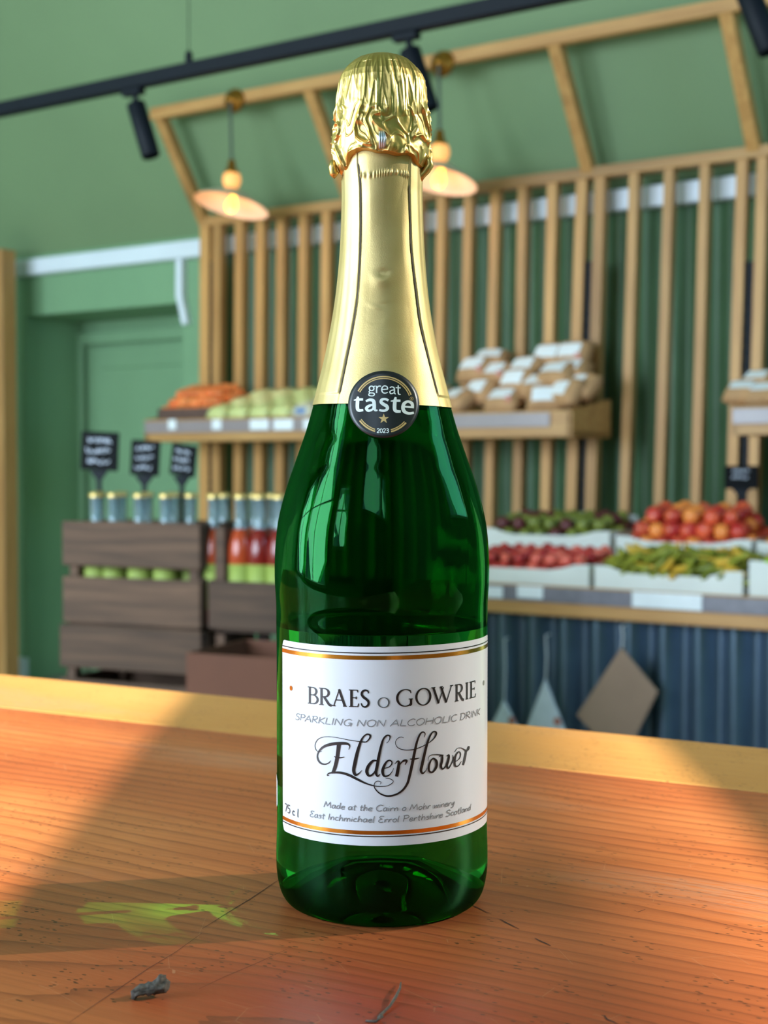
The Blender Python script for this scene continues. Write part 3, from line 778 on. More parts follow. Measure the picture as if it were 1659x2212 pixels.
# brown carton in front of the crates
BX = Frame((500 - 829.5) / F * 3.45, 3.45, CY)
bxl = BX.pix(402, 1450).x; bxr = BX.pix(640, 1450).x; bzt = BX.pix(500, 1416).z
o = empty('brown_box', BX.world(bxl, 0, FLOOR), CY, 'open brown cardboard box standing in front of the dark crates', 'box')
m_box = flat('brown_card', S(96, 54, 34), .75, 0, .08, 6)
W = bxr - bxl; Hh = bzt - FLOOR
box('front_panel', 0, W, 0, .008, 0, Hh, m_box, o, .001); box('back_panel', 0, W, .292, .3, 0, Hh, m_box, o, .001)
for x in (0, W - .008): box('side_panel', x, x + .008, .008, .292, 0, Hh, m_box, o, .001)
box('base_panel', .008, W - .008, .008, .292, .001, .008, m_box, o, 0)

# ------------------------------------------------------------------ the wooden counter top in front
TA = atan2(-.293, .535)
Ltab = ray(0, 1455); tt = -HC / Ltab.z; Pa = Vector((0, 0, HC)) + Ltab * tt
Rtab = ray(1659, 1615); tt = -HC / Rtab.z; Pb = Vector((0, 0, HC)) + Rtab * tt
TA = atan2(Pb.y - Pa.y, Pb.x - Pa.x)
TB = Frame(Pa.x, Pa.y, TA)
def tpix(px, py, z=0.0):
    r_ = ray(px, py); k_ = (z - HC) / r_.z
    q = Vector((0, 0, HC)) + r_ * k_; q2 = q - TB.o
    return Vector((q2.dot(TB.u), q2.dot(TB.v), z))
def slab_wood(name, front):
    t = NT(name)
    tc = t.n('ShaderNodeTexCoord'); sx = t.n('ShaderNodeSeparateXYZ'); t.t.links.new(tc.outputs['Object'], sx.inputs[0])
    X, Y = sx.outputs['X'], sx.outputs['Y']
    def vec(a, b, off=0.0):
        c = t.n('ShaderNodeCombineXYZ'); t.put(c.inputs[0], t.math('MULTIPLY', X, a)); t.put(c.inputs[1], t.math('MULTIPLY', Y, b)); c.inputs[2].default_value = off
        return c.outputs[0]
    # growth rings: distance across the grain, bent by slow noise and by a knot near the front edge
    warp = t.math('MULTIPLY', t.math('SUBTRACT', t.noise(vec(2.2, 5.0), 1.0, 2), .5), .075 if front else .03)
    v_ = t.math('ADD', Y, warp)
    if front:
        k = tpix(830, 2190)
        dx = t.math('SUBTRACT', X, k.x); dy = t.math('SUBTRACT', Y, k.y)
        d2 = t.math('ADD', t.math('MULTIPLY', t.math('MULTIPLY', dx, dx), 60.0), t.math('MULTIPLY', t.math('MULTIPLY', dy, dy), 330.0))
        kn = t.math('POWER', 2.718, t.math('MULTIPLY', d2, -1.0))
        v_ = t.math('ADD', v_, t.math('MULTIPLY', kn, -.055))
        v_ = t.math('ADD', v_, t.math('MULTIPLY', X, .05))
    ph = t.math('MULTIPLY', v_, 88.0 if front else 85.0)
    fr_ = t.math('FRACT', t.math('ADD', ph, t.math('MULTIPLY', t.noise(vec(9, 45), 1.0, 3, .6), .8)))
    late = t.math('MULTIPLY', t.math('POWER', fr_, 4.5), t.math('MULTIPLY_ADD', t.noise(vec(1.5, 40, 6.0), 1.0, 2), 1.6, .1))                       # dark late wood builds up then stops
    fib = t.noise(vec(14, 420), 1.0, 4, .65)
    fib2 = t.noise(vec(60, 900, 3.0), 1.0, 3, .6)
    patch = t.noise(vec(3.2, 7, 9.0), 1.0, 3)
    if front:
        base = t.ramp(patch, [(.28, S(138, 68, 36)), (.5, S(166, 92, 48)), (.72, S(182, 114, 64))])
        base = t.mix(t.math('MULTIPLY', kn, .9, clamp=True), base, S(138, 46, 24))
        dark = S(104, 48, 26)
    else:
        base = t.ramp(patch, [(.25, S(176, 124, 64)), (.75, S(194, 144, 82))]); dark = S(160, 102, 48)
    c = t.mix(t.math('MULTIPLY', late, .72 if front else .34), base, dark)
    c = t.mix(t.math('MULTIPLY', t.math('SUBTRACT', fib, .42, clamp=True), 2.2, clamp=True), c, t.mix(.55, c, dark))
    # tiny dark pores, grey worn patches, scratches
    por = t.n('ShaderNodeTexVoronoi', i_Scale=1.0); t.t.links.new(vec(210, 420), por.inputs['Vector'])
    pm = t.math('MULTIPLY', t.math('LESS_THAN', por.outputs['Distance'], .2), t.math('GREATER_THAN', t.noise(vec(26, 34, 2.0), 1.0, 2), .53))
    c = t.mix(t.math('MULTIPLY', pm, .75), c, S(48, 24, 13))
    worn = t.math('MULTIPLY', t.math('MULTIPLY', t.math('SUBTRACT', t.noise(vec(2.6, 9, 5.0), 1.0, 3), .57, clamp=True), 7.0, clamp=True), t.math('GREATER_THAN', fib2, .46))
    c = t.mix(t.math('MULTIPLY', worn, .42), c, S(150, 128, 112))
    sc_ = t.n('ShaderNodeTexVoronoi', i_Scale=1.0, feature='DISTANCE_TO_EDGE'); t.t.links.new(vec(31, 44, 1.7), sc_.inputs['Vector'])
    sm = t.math('MULTIPLY', t.math('LESS_THAN', sc_.outputs['Distance'], .0035), t.math('GREATER_THAN', t.noise(vec(40, 40, 7.0), 1.0, 2), .55))
    c = t.mix(t.math('MULTIPLY', sm, .2), c, S(214, 168, 126))
    hgt = t.math('ADD', t.math('MULTIPLY', late, -.6), t.math('ADD', t.math('MULTIPLY', fib, .5), t.math('MULTIPLY', pm, -.8)))
    t.bump(hgt, .35, .0006)
    ro = t.math('MULTIPLY_ADD', fib2, .22, .30)
    return t.setp(Base_Color=c, Roughness=ro, Specular_IOR_Level=.5)
tab = empty('counter_table', (TB.o.x, TB.o.y, FLOOR), TA, 'varnished orange brown wooden counter the green bottle stands on', 'counter')
yb_ = (tpix(0, 1525).y + tpix(1659, 1715).y) / 2
def tbox(name, x0, x1, y0, y1, z0, z1, m, bev):
    o = box(name, x0, x1, y0, y1, z0, z1, m, tab, bev); o.location.z = -FLOOR; return o
m_slab = slab_wood('worn_slab_wood', True)
SLAB = tbox('plank', -1.5, 1.9, -.95, yb_ - .0004, -.05, 0, m_slab, .0012)
SLAB['label'] = 'wide reddish front plank'
EDGE = tbox('plank', -1.5, 1.9, yb_ + .0004, 0, -.05, -.0004, slab_wood('pale_edge_wood', False), .0015)
EDGE['label'] = 'paler narrow back plank'
tbox('panel', -1.4, 1.8, -.16, -.13, FLOOR, -.0502, M['pine_z'], .002)
tbox('panel', -1.4, 1.8, -.9, -.87, FLOOR, -.0502, M['pine_z'], .002)
# cracks in the plank: thin dark ribbons let into the surface
m_crack = flat('dark_crack', S(34, 18, 12), .9)
def crack(pts, w_):
    v = []; f = []
    P = [tpix(x, y, .00015) for x, y in pts]
    for i, p in enumerate(P):
        d = (P[min(i + 1, len(P) - 1)] - P[max(i - 1, 0)]).normalized(); nrm = Vector((-d.y, d.x, 0))
        ww = .65 * w_ * (.25 + .75 * sin(pi * (i + .3) / (len(P) - .4))) * .5
        v += [p + nrm * ww, p - nrm * ww]
        if i: f.append((2 * i - 2, 2 * i - 1, 2 * i + 1, 2 * i))
    o = pyd('crack', v, f, m_crack, tab); o.location.z = -FLOOR
crack([(1013, 1948), (1020, 1955), (1035, 1962), (1052, 1971), (1062, 1973)], .0007)
crack([(1080, 1985), (1092, 1992), (1104, 1998), (1122, 2007)], .0009)
crack([(1155, 2026), (1168, 2033), (1178, 2037), (1190, 2043)], .0010)
crack([(606, 1898), (590, 1908), (570, 1922), (540, 1942), (510, 1960), (475, 1982), (437, 2006)], .0006)
crack([(1305, 2194), (1312, 2202), (1322, 2206), (1335, 2212)], .0010)
crack([(437, 2015), (380, 2056), (320, 2092), (250, 2140), (190, 2180), (150, 2208)], .0004)
crack([(1370, 1966), (1378, 1970), (1394, 1964)], .0006)
crack([(620, 2050), (560, 2078), (480, 2112), (430, 2136)], .0003)
crack([(1310, 2125), (1318, 2129), (1332, 2127)], .0006)
# crumb of bark and curled fibre lying on the table
def lumpy(bm, amp, freq, seed):
    for v_ in bm.verts:
        nz = mn.noise(v_.co * freq + Vector((seed, 0, 0))) + .5 * mn.noise(v_.co * freq * 2.7 + Vector((0, seed, 0)))
        v_.co += v_.normal * amp * nz
m_bark = flat('dark_bark', S(74, 68, 62), .9, 0, .5, 900)
pw = TB.world(*tpix(330, 2155))
bm = bmesh.new()
a = [Vector((-.0058, -.002, .0016)), Vector((-.0035, -.0005, .0024)), Vector((0, .0003, .003)), Vector((.0028, .0012, .0038)), Vector((.0044, .0022, .005))]
tube(bm, a, [.0012, .0018, .0022, .0027, .0014], 12)
bmesh.ops.subdivide_edges(bm, edges=bm.edges[:], cuts=3, use_grid_fill=True)
bm.normal_update(); lumpy(bm, .0009, 700, 3)
zmin = min(v_.co.z for v_ in bm.verts); bmesh.ops.translate(bm, verts=bm.verts, vec=(0, 0, -zmin))
o = obj('bark_crumb', bm, m_bark, None, True); o.location = (pw.x, pw.y, .0); tag(o, 'small dark grey crumb of bark lying on the counter, lower left', 'debris')
P = [TB.world(*tpix(x, y)) + Vector((0, 0, z)) for x, y, z in ((866, 2128, .0012), (864, 2148, .0022), (855, 2165, .002), (842, 2180, .0012), (828, 2192, .001), (818, 2202, .0009), (826, 2206, .0018), (812, 2210, .0008), (790, 2207, .0006))]
c0 = P[0].copy(); c0.z = 0
bm = bmesh.new(); tube(bm, [p - c0 for p in P], [.0002, .0004, .0005, .0004, .0004, .0005, .0004, .0004, .0003], 8)
zmin = min(v_.co.z for v_ in bm.verts); bmesh.ops.translate(bm, verts=bm.verts, vec=(0, 0, -zmin))
o = obj('wood_fibre', bm, m_bark, None, True); o.location = c0; tag(o, 'thin curled dark fibre lying on the counter at the bottom edge', 'debris')

# ------------------------------------------------------------------ the green bottle
XB, D = -0.0008, 0.542
def zpix(py):
    r_ = ray(829.5, py); return HC + r_.z * D / r_.y
def rpix(half): return D * sin(math.atan(half / F))
SIL = [(1300, 229.3), (1258, 231.8), (1225, 232.3), (1193, 231.3), (1160, 229), (1128, 225), (1095, 218), (1063, 209), (1030, 198.5), (998, 187), (965, 175.5), (932, 164), (900, 154.5), (873, 147), (848, 140), (823, 133.5), (790, 125), (755, 117), (720, 110), (686, 104), (650, 98.5), (617, 94.5), (580, 91), (549, 88.7), (498, 86), (425, 84), (400, 84.5), (340, 85)]
RB = rpix(228.5)
PROF = [(0.0, .0345), (.0012, .0368), (.004, .0388), (.008, .0400), (.013, RB + .0002), (.020, RB + .0003), (.030, RB), (.06, RB), (.10, RB), (zpix(1345), RB + .0001)] + [(zpix(y), rpix(h)) for y, h in SIL]
def smoothprof(P, n=10):
    out = []
    for i in range(len(P) - 1):
        p0 = P[max(i - 1, 0)]; p1 = P[i]; p2 = P[i + 1]; p3 = P[min(i + 2, len(P) - 1)]
        h_ = p2[0] - p1[0]
        m1 = (p2[1] - p0[1]) / (p2[0] - p0[0]); m2 = (p3[1] - p1[1]) / (p3[0] - p1[0])
        for k in range(n):
            t = k / n; t2, t3 = t * t, t ** 3
            out.append((p1[0] + h_ * t, (2 * t3 - 3 * t2 + 1) * p1[1] + (t3 - 2 * t2 + t) * h_ * m1 + (-2 * t3 + 3 * t2) * p2[1] + (t3 - t2) * h_ * m2))
    out.append(P[-1]); return out
FINE = smoothprof(PROF, 8)
import bisect
_zs = [p[0] for p in FINE]
def R(z):
    if z <= _zs[0]: return FINE[0][1]
    if z >= _zs[-1]: return FINE[-1][1]
    i = bisect.bisect_right(_zs, z) - 1
    a, b = FINE[i], FINE[min(i + 1, len(FINE) - 1)]
    return a[1] + (b[1] - a[1]) * (z - a[0]) / max(1e-9, b[0] - a[0])
def on(th, z, off=0.0):
    """point on the bottle surface, in the bottle's own coordinates"""
    r_ = R(z) + off
    return Vector((r_ * sin(th), -r_ * cos(th), z))
def hit(px, py):
    """pixel -> (angle, height) on the bottle surface"""
    r_ = ray(px, py); c = Vector((0, 0, HC))
    g = lambda t: (lambda p: sqrt((p.x - XB) ** 2 + (p.y - D) ** 2) - R(p.z))(c + r_ * t)
    lo = D - .06; best = None; n = 60; prev = g(lo); tp = lo; mnv = (9, lo)
    for k in range(1, n + 1):
        t = lo + .075 * k / n; q = g(t)
        if q < mnv[0]: mnv = (q, t)
        if q <= 0 < prev:
            a, b = tp, t
            for _ in range(24):
                m_ = (a + b) / 2
                if g(m_) > 0: a = m_
                else: b = m_
            best = b; break
        prev, tp = q, t
    if best is None: best = mnv[1]
    p = c + r_ * best
    return atan2(p.x - XB, D - p.y), p.z
bot = empty('elderflower_bottle', (XB, D, 0), 0, 'green glass bottle of sparkling elderflower drink with gold foil and white label', 'bottle')

tg = NT('green_bottle_glass')
gl = tg.n('ShaderNodeBsdfGlass', i_Color=(.115, .49, .19, 1), i_Roughness=0.0, i_IOR=1.5)
tg.t.links.new(gl.outputs[0], tg.t.nodes['Material Output'].inputs['Surface']); M['glass'] = tg.m
WT = .0026
outer = [(r_, z) for z, r_ in FINE]
ztop = FINE[-1][0]
punt = [(0, .020), (.010, .0185), (.019, .013), (.026, .006), (.031, .0012), (.033, 0.0)]
inner = [(max(r_ - WT, .006), z) for z, r_ in FINE if z > .016]
# below the drink's surface glass and drink bend light almost alike and are one clear body; above it the neck is hollow
zl = zpix(1345)
hol = [(r_, z) for r_, z in inner if z > zl + .0006]
rl = hol[0][0]
bm = bmesh.new(); lathe(bm, punt + outer + [(0, outer[-1][1])], 128)
bmesh.ops.recalc_face_normals(bm, faces=bm.faces)
bm2 = bmesh.new(); lathe(bm2, [(rl - .0004, zl)] + hol + [(0, hol[-1][1])], 128)
for fc in bm2.faces:
    c_ = fc.calc_center_median(); rad = Vector((c_.x, c_.y, 0)); fc.normal_update()
    if (fc.normal.dot(rad) > 0 and abs(fc.normal.z) < .99) or (fc.normal.z > .99): fc.normal_flip()
me2 = bpy.data.meshes.new('hollow'); bm2.to_mesh(me2); bm2.free(); bm.from_mesh(me2); bpy.data.meshes.remove(me2)
GLASS = obj('glass_body', bm, M['glass'], bot, True)
bm = bmesh.new(); lathe(bm, [(rl - .0004, zl), (rl - .0016, zl - .0006), (rl - .006, zl - .0009), (0, zl - .0009)], 128)
for fc in bm.faces:
    fc.normal_update()
    if fc.normal.z < 0: fc.normal_flip()
DRINK = obj('drink_surface', bm, M['glass'], bot, True)

# --- gold foil
tf_ = NT('gold_foil'); vv = tf_.coords()
nz = tf_.noise(vv, 2600, 2); nz2 = tf_.noise(vv, 90, 3)
tf_.bump(tf_.math('ADD', nz, tf_.math('MULTIPLY', nz2, 1.0)), .16, .0003)
M['foil'] = tf_.setp(Base_Color=tf_.ramp(nz2, [(.3, S(198, 174, 116)), (.7, S(208, 186, 128))]), Metallic=.8, Roughness=.5)
tc_ = NT('gold_foil_crumpled'); vv = tc_.coords()
tc_.bump(tc_.noise(vv, 420, 3), .25, .0005)
M['foil_cap'] = tc_.setp(Base_Color=S(212, 180, 108), Metallic=.95, Roughness=.36)
def interp(tbl, y):
    if y <= tbl[0][0]: return tbl[0][1]
    for a, b in zip(tbl, tbl[1:]):
        if y <= b[0]: return a[1] + (b[1] - a[1]) * (y - a[0]) / (b[0] - a[0])
    return tbl[-1][1]
SEAM_L = [(353, 775), (398, 780), (480, 781), (549, 779.5), (640, 774), (709, 763.5), (778, 750), (851, 735)]
SEAM_R = [(400, 882), (480, 884), (537, 886), (629, 896.5), (698, 905.5), (766, 921.5), (856, 944.5)]
sl = [(z, th) for th, z in (hit(x, y) for y, x in SEAM_L)][::-1]
sr = [(z, th) for th, z in (hit(x, y) for y, x in SEAM_R)][::-1]
zbl = hit(690, 873)[1]; zbr = hit(962, 879)[1]
tl_, tr_ = hit(690, 873)[0], hit(962, 879)[0]
def sleeve_bottom(th): return zbl + (zbr - zbl) * (sin(th) - sin(tl_)) / (sin(tr_) - sin(tl_))
NS, NR = 600, 210
v = []; f = []
z1 = zpix(338)
for i in range(NR + 1):
    for k in range(NS):
        th = -pi + 2 * pi * k / NS
        z0 = sleeve_bottom(th)
        z = z0 + (z1 - z0) * i / NR
        a, b = interp(sl, z), interp(sr, z)
        off = .00035
        # side panels overlap the front panel
        for sgn, e in ((-1, a), (1, b)):
            q = (th - e) * sgn
            if q > 0 and z > z0 + .004: off += .00045 * min(1, q / .03) * math.exp(-max(0, q - .05) * 2.2)
        if a < th < b:
            off += .0007 * mn.noise(Vector((th * 1.7, z * 34, 4))) * min(1, (th - a) * 4, (b - th) * 4) * min(1, (z - z0) / .05)
            for (dx, dy, am, wt, wz) in ((.02, zpix(604), -.0006, .16, .0016), (.0, zpix(616), .0005, .22, .003), (.05, zpix(673), -.0006, .2, .0013), (-.02, zpix(686), -.0007, .2, .0014), (.02, zpix(679), .0006, .22, .0022), (-.12, zpix(702), -.0003, .14, .0012)):
                off += am * math.exp(-((th - dx) / wt) ** 2 - ((z - dy - .002 * (th - dx) ** 2 * 10) / wz) ** 2)
            zz_ = zpix(392); off += .00028 * math.exp(-((z - zz_ - .0006 * sin(th * 5)) / .0009) ** 2) * (1 + sin(th * 75 + 4 * sin(th * 9)))
        else:
            off += .0004 * mn.noise(Vector((th * 5, z * 14, 9)))
        v.append(on(th, z, max(off, .00015)))
        if i < NR:
            k2 = (k + 1) % NS; f.append((i * NS + k, i * NS + k2, (i + 1) * NS + k2, (i + 1) * NS + k))
SLEEVE = pyd('foil_sleeve', v, f, M['foil'], bot, True)
# crumpled cap
CAP = [(121.5, 0), (122, 22), (124, 38), (129, 52), (136, 63), (145, 72.5), (155, 80), (166, 86.5), (180, 91), (200, 94), (226, 97), (262, 100), (300, 103), (330, 104.5), (345, 104)]
capz = [(zpix(y), rpix(h_)) for y, h_ in CAP]
NS, NR = 640, 260
def cap_bottom(th):
    y = 346 + 5 * sin(th * 3 + .5)
    y += 36 / (1 + math.exp((th + .86) * 14)) + 24 / (1 + math.exp(-(th - .86) * 16))
    y += 7 * mn.noise(Vector((sin(th) * 3, cos(th) * 3, 2)))
    return y
def nvec(p): return Vector((mn.noise(p), mn.noise(p + Vector((17.3, 5.1, 2.7))), mn.noise(p + Vector((4.9, 31.7, 11.2)))))
def ridged(p): return 1 - abs(2 * mn.noise(p))
v = []; f = []
for i in range(NR + 1):
    u_ = i / NR
    for k in range(NS):
        th = -pi + 2 * pi * k / NS
        yb2 = cap_bottom(th)
        if u_ < .97:
            y = 121.5 + (yb2 - 121.5) * (u_ / .97) ** 1.08
            h_ = interp(CAP, min(y, 345))
            r_ = rpix(h_); z = zpix(y)
            if y > 336: r_ -= .0022 * ((y - 336) / 50) ** 2 * 2
            px_, pz_ = cos(th), sin(th)
            w1 = max(0, min(1, (y - 124) / 30)) * max(0, min(1, (262 - y + 14 * sin(th * 2.3 + 1.1)) / 26))      # pleats
            w2 = max(0, min(1, (y - 236 - 14 * sin(th * 2.3 + 1.1)) / 26))                                         # crumples
            P1 = Vector((px_ * 4.2, pz_ * 4.2, z * 30)) + .35 * nvec(Vector((px_ * 3, pz_ * 3, z * 70))); pl_ = ridged(P1) ** 2 - .45
            P1b = Vector((px_ * 9, pz_ * 9, z * 70 + 5)); pl_ += .35 * (ridged(P1b) ** 2 - .45)
            ws = Vector((px_ * 1.9, pz_ * 1.9, z * 80)); ws += .6 * nvec(ws * 1.3)
            cr_ = ridged(ws) ** 4 * 1.5 - .5 + .45 * (ridged(ws * 2.1 + Vector((3, 1, 2))) ** 4 - .3)
            r_ += .00085 * w1 * pl_ + .001 * w2 * cr_ + (.0007 * w1 * w2)
            if y < 150: r_ += .0004 * mn.noise(Vector((px_ * 4, pz_ * 4, z * 40))) * min(1, r_ / .01)
            # twist of wire bulges under the front
            r_ += .0012 * math.exp(-((th - .0) / .13) ** 2 - ((y - 328) / 14) ** 2)
        else:
            q = (u_ - .97) / .03
            y = yb2 + 2.5 * q; z = zpix(y); base_r = R(z) + .0006
            rprev = rpix(interp(CAP, min(yb2, 345))) - .0022 * max(0, ((yb2 - 336) / 50)) ** 2 * 2
            r_ = rprev + (base_r - rprev) * q
        v.append((r_ * sin(th), -r_ * cos(th), z))
        if i < NR:
            k2 = (k + 1) % NS; f.append((i * NS + k, (i + 1) * NS + k, (i + 1) * NS + k2, i * NS + k2))
CAPO = pyd('foil_cap', v, f, M['foil_cap'], bot, True)
CAPO['label'] = 'crumpled gold foil cap'
# twisted wire end
bm = bmesh.new()
for q in (-1, 0, 1):
    pts = []
    for k in range(9):
        s = k / 8; y = 311 + 33 * s; th = .0 + .03 * q + .012 * sin(pi * s) * (1 + q)
        z = zpix(y); rr_ = rpix(105) + .0004 + .0017 * sin(pi * s)
        pts.append((rr_ * sin(th), -rr_ * cos(th), z))
    tube(bm, pts, .00055, 8)
obj('wire_twist', bm, M['silver'], bot, True)
# small rolled flap of foil at the right and loose fold at the left
for (pts) in ([(918, 345), (924, 352), (926, 362), (920, 372), (910, 384), (903, 398)], [(722, 352), (720, 366), (722, 378), (729, 384)]):
    P = []
    for x, y in pts:
        z = zpix(y); P.append(Vector(((x - 829.5) / F * D - XB, -.004, z)))
    bm = bmesh.new(); tube(bm, P, [.0012, .0016, .0017, .0016, .0014, .0010][:len(P)], 10)
    obj('foil_fold', bm, M['foil_cap'], bot, True)

# --- stroke drawing on the bottle
def cr_sample(pts, n=8):
    if len(pts) == 2:
        return [tuple(a + (b - a) * k / 6 for a, b in zip(*pts)) for k in range(7)]
    out = []
    for i in range(len(pts) - 1):
        p0 = pts[max(i - 1, 0)]; p1 = pts[i]; p2 = pts[i + 1]; p3 = pts[min(i + 2, len(pts) - 1)]
        for k in range(n):
            t = k / n
            out.append(tuple(.5 * (2 * b + (c - a) * t + (2 * a - 5 * b + 4 * c - d) * t * t + (-a + 3 * b - 3 * c + d) * t ** 3) for a, b, c, d in zip(p0, p1, p2, p3)))
    out.append(tuple(pts[-1])); return out
def poly_sample(pts, n=6):
    out = []
    for a, b in zip(pts, pts[1:]):
        out += [tuple(x + (y - x) * k / n for x, y in zip(a, b)) for k in range(n)]
    out.append(tuple(pts[-1])); return out
class Ink:
    def __init__(s): s.v = []; s.f = []
    def ribbon(s, pts, to3d):
        """pts: (x, y, width) in drawing units"""
        b = len(s.v); n = len(pts)
        for i, (x, y, w_) in enumerate(pts):
            x0, y0 = pts[max(i - 1, 0)][:2]; x1, y1 = pts[min(i + 1, n - 1)][:2]
            dx, dy = x1 - x0, y1 - y0; L = math.hypot(dx, dy) or 1e-9
            nx, ny = -dy / L * w_ / 2, dx / L * w_ / 2
            s.v += [to3d(x + nx, y + ny), to3d(x, y), to3d(x - nx, y - ny)]
            if i:
                q = b + 3 * i
                s.f += [(q - 3, q - 2, q + 1, q), (q - 2, q - 1, q + 2, q + 1)]
    def fan(s, poly, c, to3d):
        b = len(s.v); s.v.append(to3d(*c)); s.v += [to3d(*p) for p in poly]; n = len(poly)
        for i in range(n): s.f.append((b, b + 1 + i, b + 1 + (i + 1) % n))
    def done(s, name, m, parent): return pyd(name, s.v, s.f, m, parent)
def pxmap(off):
    return lambda x, y: (lambda h_: on(h_[0], h_[1], off))(hit(x, y))
def crop(ox, oy, sc): return lambda x, y: (ox + x / sc, oy + y / sc)
m_seam = flat('painted_seam_shade', S(58, 46, 24), .7)  # dark ribbon colour paints the shade inside the foil folds
ink = Ink()
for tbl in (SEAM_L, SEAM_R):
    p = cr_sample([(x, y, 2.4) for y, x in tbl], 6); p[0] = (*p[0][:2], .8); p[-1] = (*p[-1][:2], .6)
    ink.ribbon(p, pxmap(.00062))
ink.done('fold_shade', m_seam, SLEEVE)

# --- front label
M['label'] = (lambda t: t.setp(Base_Color=S(214, 219, 228), Roughness=.28, Specular_IOR_Level=.5))(NT('glossy_label_paper'))
M['ink'] = flat('black_ink', S(18, 18, 22), .35, 0, .02)
M['goldink'] = (lambda t: t.setp(Base_Color=S(206, 148, 62), Metallic=1.0, Roughness=.22))(NT('gold_foil_print'))
M['silverink'] = (lambda t: t.setp(Base_Color=S(150, 150, 152), Metallic=.3, Roughness=.4))(NT('silver_print'))
def fitline(pts):
    q = [hit(x, y) for x, y in pts]; n = len(q)
    mx = sum(a for a, _ in q) / n; my = sum(b for _, b in q) / n
    k = sum((a - mx) * (b - my) for a, b in q) / sum((a - mx) ** 2 for a, b in q)
    return lambda th: my + k * (th - mx)
Ltop = fitline([(613, 1379), (832, 1402), (1050, 1370)]); Lbot = fitline([(613, 1786), (836, 1841), (1048, 1771)])
TL = hit(611.5, 1600)[0]; TR = 1.44
OFF = .00018
v = []; f = []; nx, nz_ = 96, 10
rc = .0024
for i in range(nx + 1):
    th = TL + (TR - TL) * i / nx
    e = min(th - TL, TR - th) * RB
    cut = rc - sqrt(max(0, rc * rc - (rc - e) ** 2)) if e < rc else 0
    for j in range(nz_ + 1):
        a = Ltop(th) - cut; b = Lbot(th) + cut
        v.append(on(th, b + (a - b) * j / nz_, OFF))
        if i and j:
            q = i * (nz_ + 1) + j; f.append((q - nz_ - 2, q - 1, q, q - nz_ - 1))
# finer columns at the rounded ends
LAB = pyd('front_label', v, f, M['label'], bot, True)
LAB['label'] = 'white wrap-around label with black and gold print'
U = .000165           # metres per photo pixel at the label's front
def band(name, line, d0, d1, m, inset=0.0):
    v = []; f = []
    for i in range(121):
        th = TL + inset + (TR - TL - 2 * inset) * i / 120
        v += [on(th, line(th) + d0 * U, OFF + .00008), on(th, line(th) + d1 * U, OFF + .00008)]
        if i: f.append((2 * i - 2, 2 * i, 2 * i + 1, 2 * i - 1))
    pyd(name, v, f, m, LAB, True)
band('border_line', Ltop, -15, -12.6, M['ink']); band('gold_band', Ltop, -28.5, -19.5, M['goldink'])
band('border_line', Lbot, 19.3, 21.7, M['ink']); band('gold_band', Lbot, 24.5, 33, M['goldink'])
# back label, its edge showing at the left
v = []; f = []
ta, tb_ = radians(-78), radians(-240); za, zb2 = zpix(1735), zpix(1668)
for i in range(41):
    th = ta + (tb_ - ta) * i / 40; e = min(abs(th - ta), abs(tb_ - th)) * RB; cut = .0016 - sqrt(max(0, .0016 ** 2 - (.0016 - e) ** 2)) if e < .0016 else 0
    v += [on(th, za + cut, .00018), on(th, zb2 - cut, .00018)]
    if i: f.append((2 * i - 2, 2 * i, 2 * i + 1, 2 * i - 1))
pyd('back_label', v, f, M['label'], bot, True)['label'] = 'small white back label'

# --- lettering on the label
PO = OFF + .00016
c4 = crop(580, 1350, 3.318); c6 = crop(640, 1550, 3.95)
lab = lambda x, y: on(x / RB, y, PO)          # drawing units: arc length and height in metres
